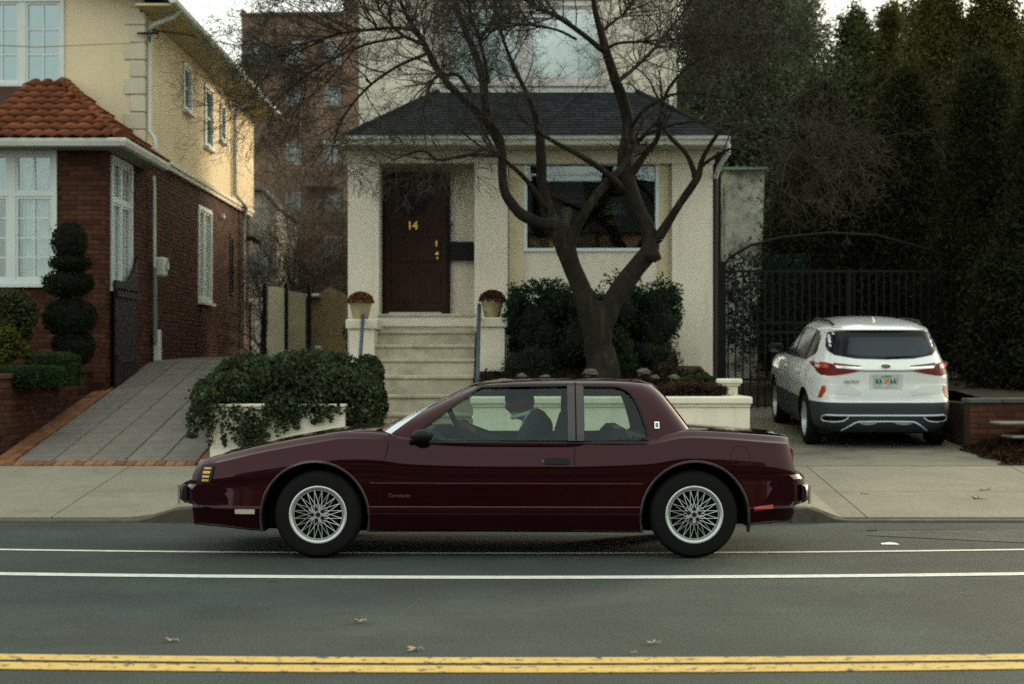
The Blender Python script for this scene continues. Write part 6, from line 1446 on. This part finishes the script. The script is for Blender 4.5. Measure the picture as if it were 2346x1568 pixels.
m = MB(); m.ball(tuple(P(1497,585,20.4)), (.09,.09,.09), 10, 8, .5); obj('burl', m, M_bark, TR, smooth=60)
# twigs: recursive shoots
TV = [MB(), MB()]; ntw = [0]
def shoot(p, d, L, r, dep, mbi):
    n = 5 if dep < 2 else 3; pts = [p.copy()]; rad = [r]; q = p.copy(); dd = d.copy()
    for i in range(n):
        dd = (dd + Vector((rnd.gauss(0,.17), rnd.gauss(0,.17), rnd.gauss(0,.15) + (.05 if dep == 0 else -.05)))).normalized()
        q = q + dd*(L/n); pts.append(q.copy()); rad.append(max(.0018, r*(1-.8*(i+1)/n)))
    TV[mbi].tube(pts, rad, 4 if dep == 0 else 3, cap=False); ntw[0] += 1
    if dep >= 3: return
    k = (6, 5, 3)[dep]
    for j in range(k):
        t = rnd.uniform(.2, 1.0); i = min(n-1, int(t*n)); b = pts[i].lerp(pts[i+1], t*n-i)
        ax = (pts[i+1]-pts[i]).normalized(); side = Vector((rnd.gauss(0,1), rnd.gauss(0,1)*.7, rnd.gauss(0,.7))); side = (side - ax*side.dot(ax)).normalized()
        ang = rnd.uniform(.45, 1.0); nd = (ax*math.cos(ang) + side*math.sin(ang)).normalized()
        shoot(b, nd, L*rnd.uniform(.38,.62), max(.0022, rad[i]*.55), dep+1, mbi if rnd.random() < .85 else 1)
for q in L_:
    n = len(q); Ltot = sum(np.linalg.norm(q[i+1,:3]-q[i,:3]) for i in range(n-1))
    zmean = float(np.mean(q[:,2])); k = int(Ltot*(13.0 if zmean > 5.2 else 8.0 if zmean > 4.6 else 2.6)*(.30 if float(np.mean(q[:,0])) > 1.9 else 1.12))+2
    for j in range(k):
        i = rnd.randint(int(n*.30), n-2); p = Vector(q[i,:3]); ax = Vector(q[i+1,:3]-q[i,:3]).normalized()
        if p.z < 4.3 and q[i,3] > .025: continue
        side = Vector((rnd.gauss(0,1), rnd.gauss(0,.8), rnd.gauss(.25,.6))); side = (side-ax*side.dot(ax)).normalized(); ang = rnd.uniform(.4,1.1)
        if p.z < 4.9 and p.x < -.4 and rnd.random() < .55: continue
        shoot(p, (ax*math.cos(ang)+side*math.sin(ang)).normalized(), rnd.uniform(.55,1.25), min(.011, q[i,3]*.6+.002), 0, 0 if rnd.random() < .8 else 1)
    e = Vector(q[-1,:3]); ax = Vector(q[-1,:3]-q[-3,:3]).normalized()
    for j in range(3): shoot(e, (ax+Vector((rnd.gauss(0,.3),rnd.gauss(0,.3),rnd.gauss(0,.3)))).normalized(), rnd.uniform(.5,1.0), max(.004,q[-1,3]), 0, 0)
# extra fans of pale twigs reaching right and left
for (px,py,Y,dx,dz,k) in ((1600,330,19.8,1,.1,16),(1680,300,19.4,1,-.25,14),(1750,270,19.3,1,-.1,12),(1560,240,19.9,1,.3,12),(1700,345,19.5,1,-.5,9),(820,200,19.8,-1,-.3,10),(760,150,19.7,-1,-.3,10),(700,120,19.5,-1,-.3,8),(860,300,19.6,-1,-.5,7),(1640,120,19.7,1,0,8)):
    for j in range(int(k*(.2 if dx > 0 else .6))): shoot(P(px+rnd.uniform(-40,40),py+rnd.uniform(-40,40),Y), Vector((dx,rnd.gauss(0,.4),dz+rnd.gauss(0,.35))).normalized(), rnd.uniform(.7,1.3), .006, 0, 1 if dx > 0 and rnd.random() < .6 else 0)
stuff(obj('twigs', TV[0], M_twig, TR, recalc=False)); stuff(obj('pale_twigs', TV[1], M_twig2, TR, recalc=False))
print('twigs', ntw[0])
# bare bushes between the houses
def bare_bush(x, y, z, h, k, lab, col=M_twig, spread=.6):
    t = thing('bare_bush', lab, 'bush', (x,y,z), 'bare bushes between the houses'); keep = TV[:]; TV[0] = MB(); TV[1] = MB()
    for j in range(k):
        d = Vector((rnd.gauss(0,spread), rnd.gauss(0,spread), 1)).normalized(); shoot(Vector((x+rnd.gauss(0,.2),y+rnd.gauss(0,.2),z)), d, h*rnd.uniform(.5,.8), .016, 0, 0)
    stuff(obj('twigs', TV[0], col, t, recalc=False)); stuff(obj('thin_twigs', TV[1], col, t, recalc=False)) if TV[1].f else None; TV[:] = keep
bare_bush(X_(640,32),32,1.5,3.6,24,'grey bare bush behind the cream screen wall', spread=.5)
bare_bush(X_(700,34),34,1.5,4.6,24,'tall bare bush between the houses, right of the screen wall', spread=.45)
bare_bush(X_(770,33),33,1.5,4.0,20,'bare bush close to the left corner of the cream house', spread=.5)
bare_bush(X_(590,36),36,1.5,3.6,18,'bare bush beside the downspout of the yellow house', spread=.4)
bare_bush(X_(740,40),40,1.5,7.5,26,'tall bare tree in front of the apartment windows', spread=.4)
# ================================================================ evergreens on the right
def conifer(px, Y, top, hw, lab, m, k=240, per=90, leaf=.05, base=1.4, shape=.8, lean=0, name='evergreen_tree'):
    x = X_(px,Y); H = Z_(top,Y)-base; R_ = hw*Y/FPX
    t = thing(name, lab, 'tree', (x,Y,base)); P_ = []
    mb = MB()
    for i in range(k):
        u = rnd.random()**.85; z = base+H*(.02+.97*u); prof = (1-u)**shape if shape else 1
        rr = R_*max(.06, prof)*(.85+.3*noise.noise(Vector((px*.1, u*6, 0)))); a = rnd.uniform(0, 2*math.pi); q = rnd.uniform(.35,1)**.6
        cx_, cy_ = x+lean*u+rr*q*math.cos(a), Y+rr*q*math.sin(a); s = (.16+.30*R_*max(.25,prof))*rnd.uniform(.6,1.2)
        pts = nrg.normal(size=(per,3))*np.array([s*.5,s*.5,s*.75]); P_.append(pts+np.array([cx_,cy_,z]))
    V = leafcloud(np.concatenate(P_), leaf, .45); cloud_obj('crown', V, m, t)
    mb.tube([(x,Y,base-.1),(x+lean*.5,Y,base+H*.5),(x+lean,Y,base+H*.97)], [.13+.03*R_,.09,.02], 8); obj('trunk', mb, M_bark, t)
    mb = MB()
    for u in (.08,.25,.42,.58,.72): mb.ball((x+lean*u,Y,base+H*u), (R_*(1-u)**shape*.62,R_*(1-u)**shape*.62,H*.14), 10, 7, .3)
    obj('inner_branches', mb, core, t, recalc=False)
conifer(1690,35,-520,290,'broad blue-green cedar rising out of the frame behind the cream house roof', F_con2, k=620, per=190, leaf=.045, shape=.45)
conifer(1800,37,-260,170,'tall grey-green evergreen with its tip out of the frame, right of the broad cedar', F_con2, k=340, per=180, leaf=.045, shape=.5)
conifer(1955,36,28,125,'loose green evergreen whose ragged top meets the sky at the right centre', fmat('loose_green_leaf', (.058,.078,.026)), k=300, per=160, leaf=.045, shape=.4)
conifer(2040,34,22,80,'narrow evergreen spire beside the ragged-topped tree', F_con, k=220, per=140, leaf=.04, shape=.55)
conifer(2085,38,30,240,'wide olive evergreen filling the gap under the row of treetops', F_con, k=420, per=150, leaf=.05, shape=.25)
conifer(2150,30,-70,100,'dark column-shaped cypress against the sky at the right', F_con, k=340, per=170, leaf=.036, shape=.42)
conifer(2275,30,-60,100,'broad dark cypress near the right edge, its top out of the frame', F_con, k=340, per=170, leaf=.036, shape=.35)
conifer(2375,31,0,110,'dark cypress cut by the right edge of the picture', F_con, k=280, per=170, leaf=.036, shape=.45)
conifer(1885,27.5,210,150,'dark bushy evergreen directly behind the iron gate', F_yew, k=340, per=170, leaf=.036, shape=.45)
conifer(2080,27,180,150,'nearly black evergreen above the white car roof', F_yew, k=340, per=170, leaf=.036, shape=.45)
conifer(2250,25.5,150,150,'dark spreading yew overhanging the right side of the driveway', F_yew, k=360, per=170, leaf=.032, shape=.4)
conifer(2400,24,120,130,'black-green yew filling the right edge above the low wall', F_yew, k=300, per=170, leaf=.032, shape=.4)
conifer(1812,28.2,440,78,'small dark evergreen beside the pale wall behind the gate', F_yew, k=160, per=80, leaf=.04, shape=.4)
conifer(2200,40,60,300,'wide dark evergreen mass at the back of the garden', F_con, k=380, per=80, leaf=.08, shape=.35)
for (px,Y,top,hw,lab) in ((2290,23.2,600,90,'black-green low yew behind the brick wall at the right, nearest the car'),(2400,22.6,560,90,'black-green low yew behind the brick wall, cut by the right edge')): conifer(px,Y,top,hw,lab,F_yew,k=130,per=90,leaf=.04,base=.95,shape=.3,name='yew_bush')
# climbers on the gate
pts = np.stack([nrg.uniform(X_(1665,26),X_(1850,26),2600), nrg.uniform(25.6,26.6,2600), nrg.uniform(1.6,3.2,2600)],1)
t = thing('climbing_shrub', 'blue-green climbing shrub behind the left leaf of the iron gate', 'shrub', (4.2,26,1.4)); cloud_obj('foliage', leafcloud(pts,.04), fmat('teal_leaf', (0.0138,0.0303,0.0220)), t)
# houses across the street, seen only as reflections in glass and paint
def across(x0, x1, h, lab, m):
    t = thing('street_house', lab, 'house', ((x0+x1)/2,-13,0)); hs = []
    for fl in range(2):
        for k in range(3):
            a = (x1-x0)*(k+.3)/3; hs.append((a, a+1.2, .9+3*fl, 2.5+3*fl))
    w = MB(); wallgrid(w, (x1,-13,0), (-1,0,0), (0,1,0), x1-x0, h, .3, hs); w.box(x0,x0+.3,-22,-13.301,0,h); w.box(x1-.3,x1,-22,-13.301,0,h); obj('wall', w, m, t)
    w = MB(); w.add([(x0-.4,-12.6,h),(x1+.4,-12.6,h),(x1+.4,-22.4,h),(x0-.4,-22.4,h),(x0-.4,-17.5,h+2.4),(x1+.4,-17.5,h+2.4)], [(0,1,5,4),(3,4,5,2),(0,4,3),(1,2,5),(0,3,2,1)]); obj('roof', w, M_shingle, t)
    for (a,b,c,d) in hs: window(t, (x1-a-.06,-13,c+.06), (-1,0,0), (0,1,0), b-a-.12, d-c-.12, cols=1, rows=2, pane=M_panedark)
    t['label'] = lab
across(-15,-5.75,6.2,'brick house across the street behind the viewpoint, on the left','' or M_apt)
across(-5.6,3.0,6.2,'brown stucco house across the street behind the viewpoint, in the middle', mat('brown_stucco', (.16,.11,.07), .9))
across(3.15,13,6.2,'red brick house across the street behind the viewpoint, on the right', M_apt)
mb = MB(); mb.box(-300,300,-12.6,-3.4,-.1,.12); struct(obj('far_sidewalk', mb, M_concrete))

for (x, y, rz, lab) in ((-4.2,-9.5,2.2,'leafless tree across the street behind the viewpoint, on the left'),(2.6,-9.0,.6,'leafless tree across the street behind the viewpoint, on the right')):
    c = dup(TR); c.location = (x, y, 0); c.rotation_euler = (0,0,rz); c['label'] = lab
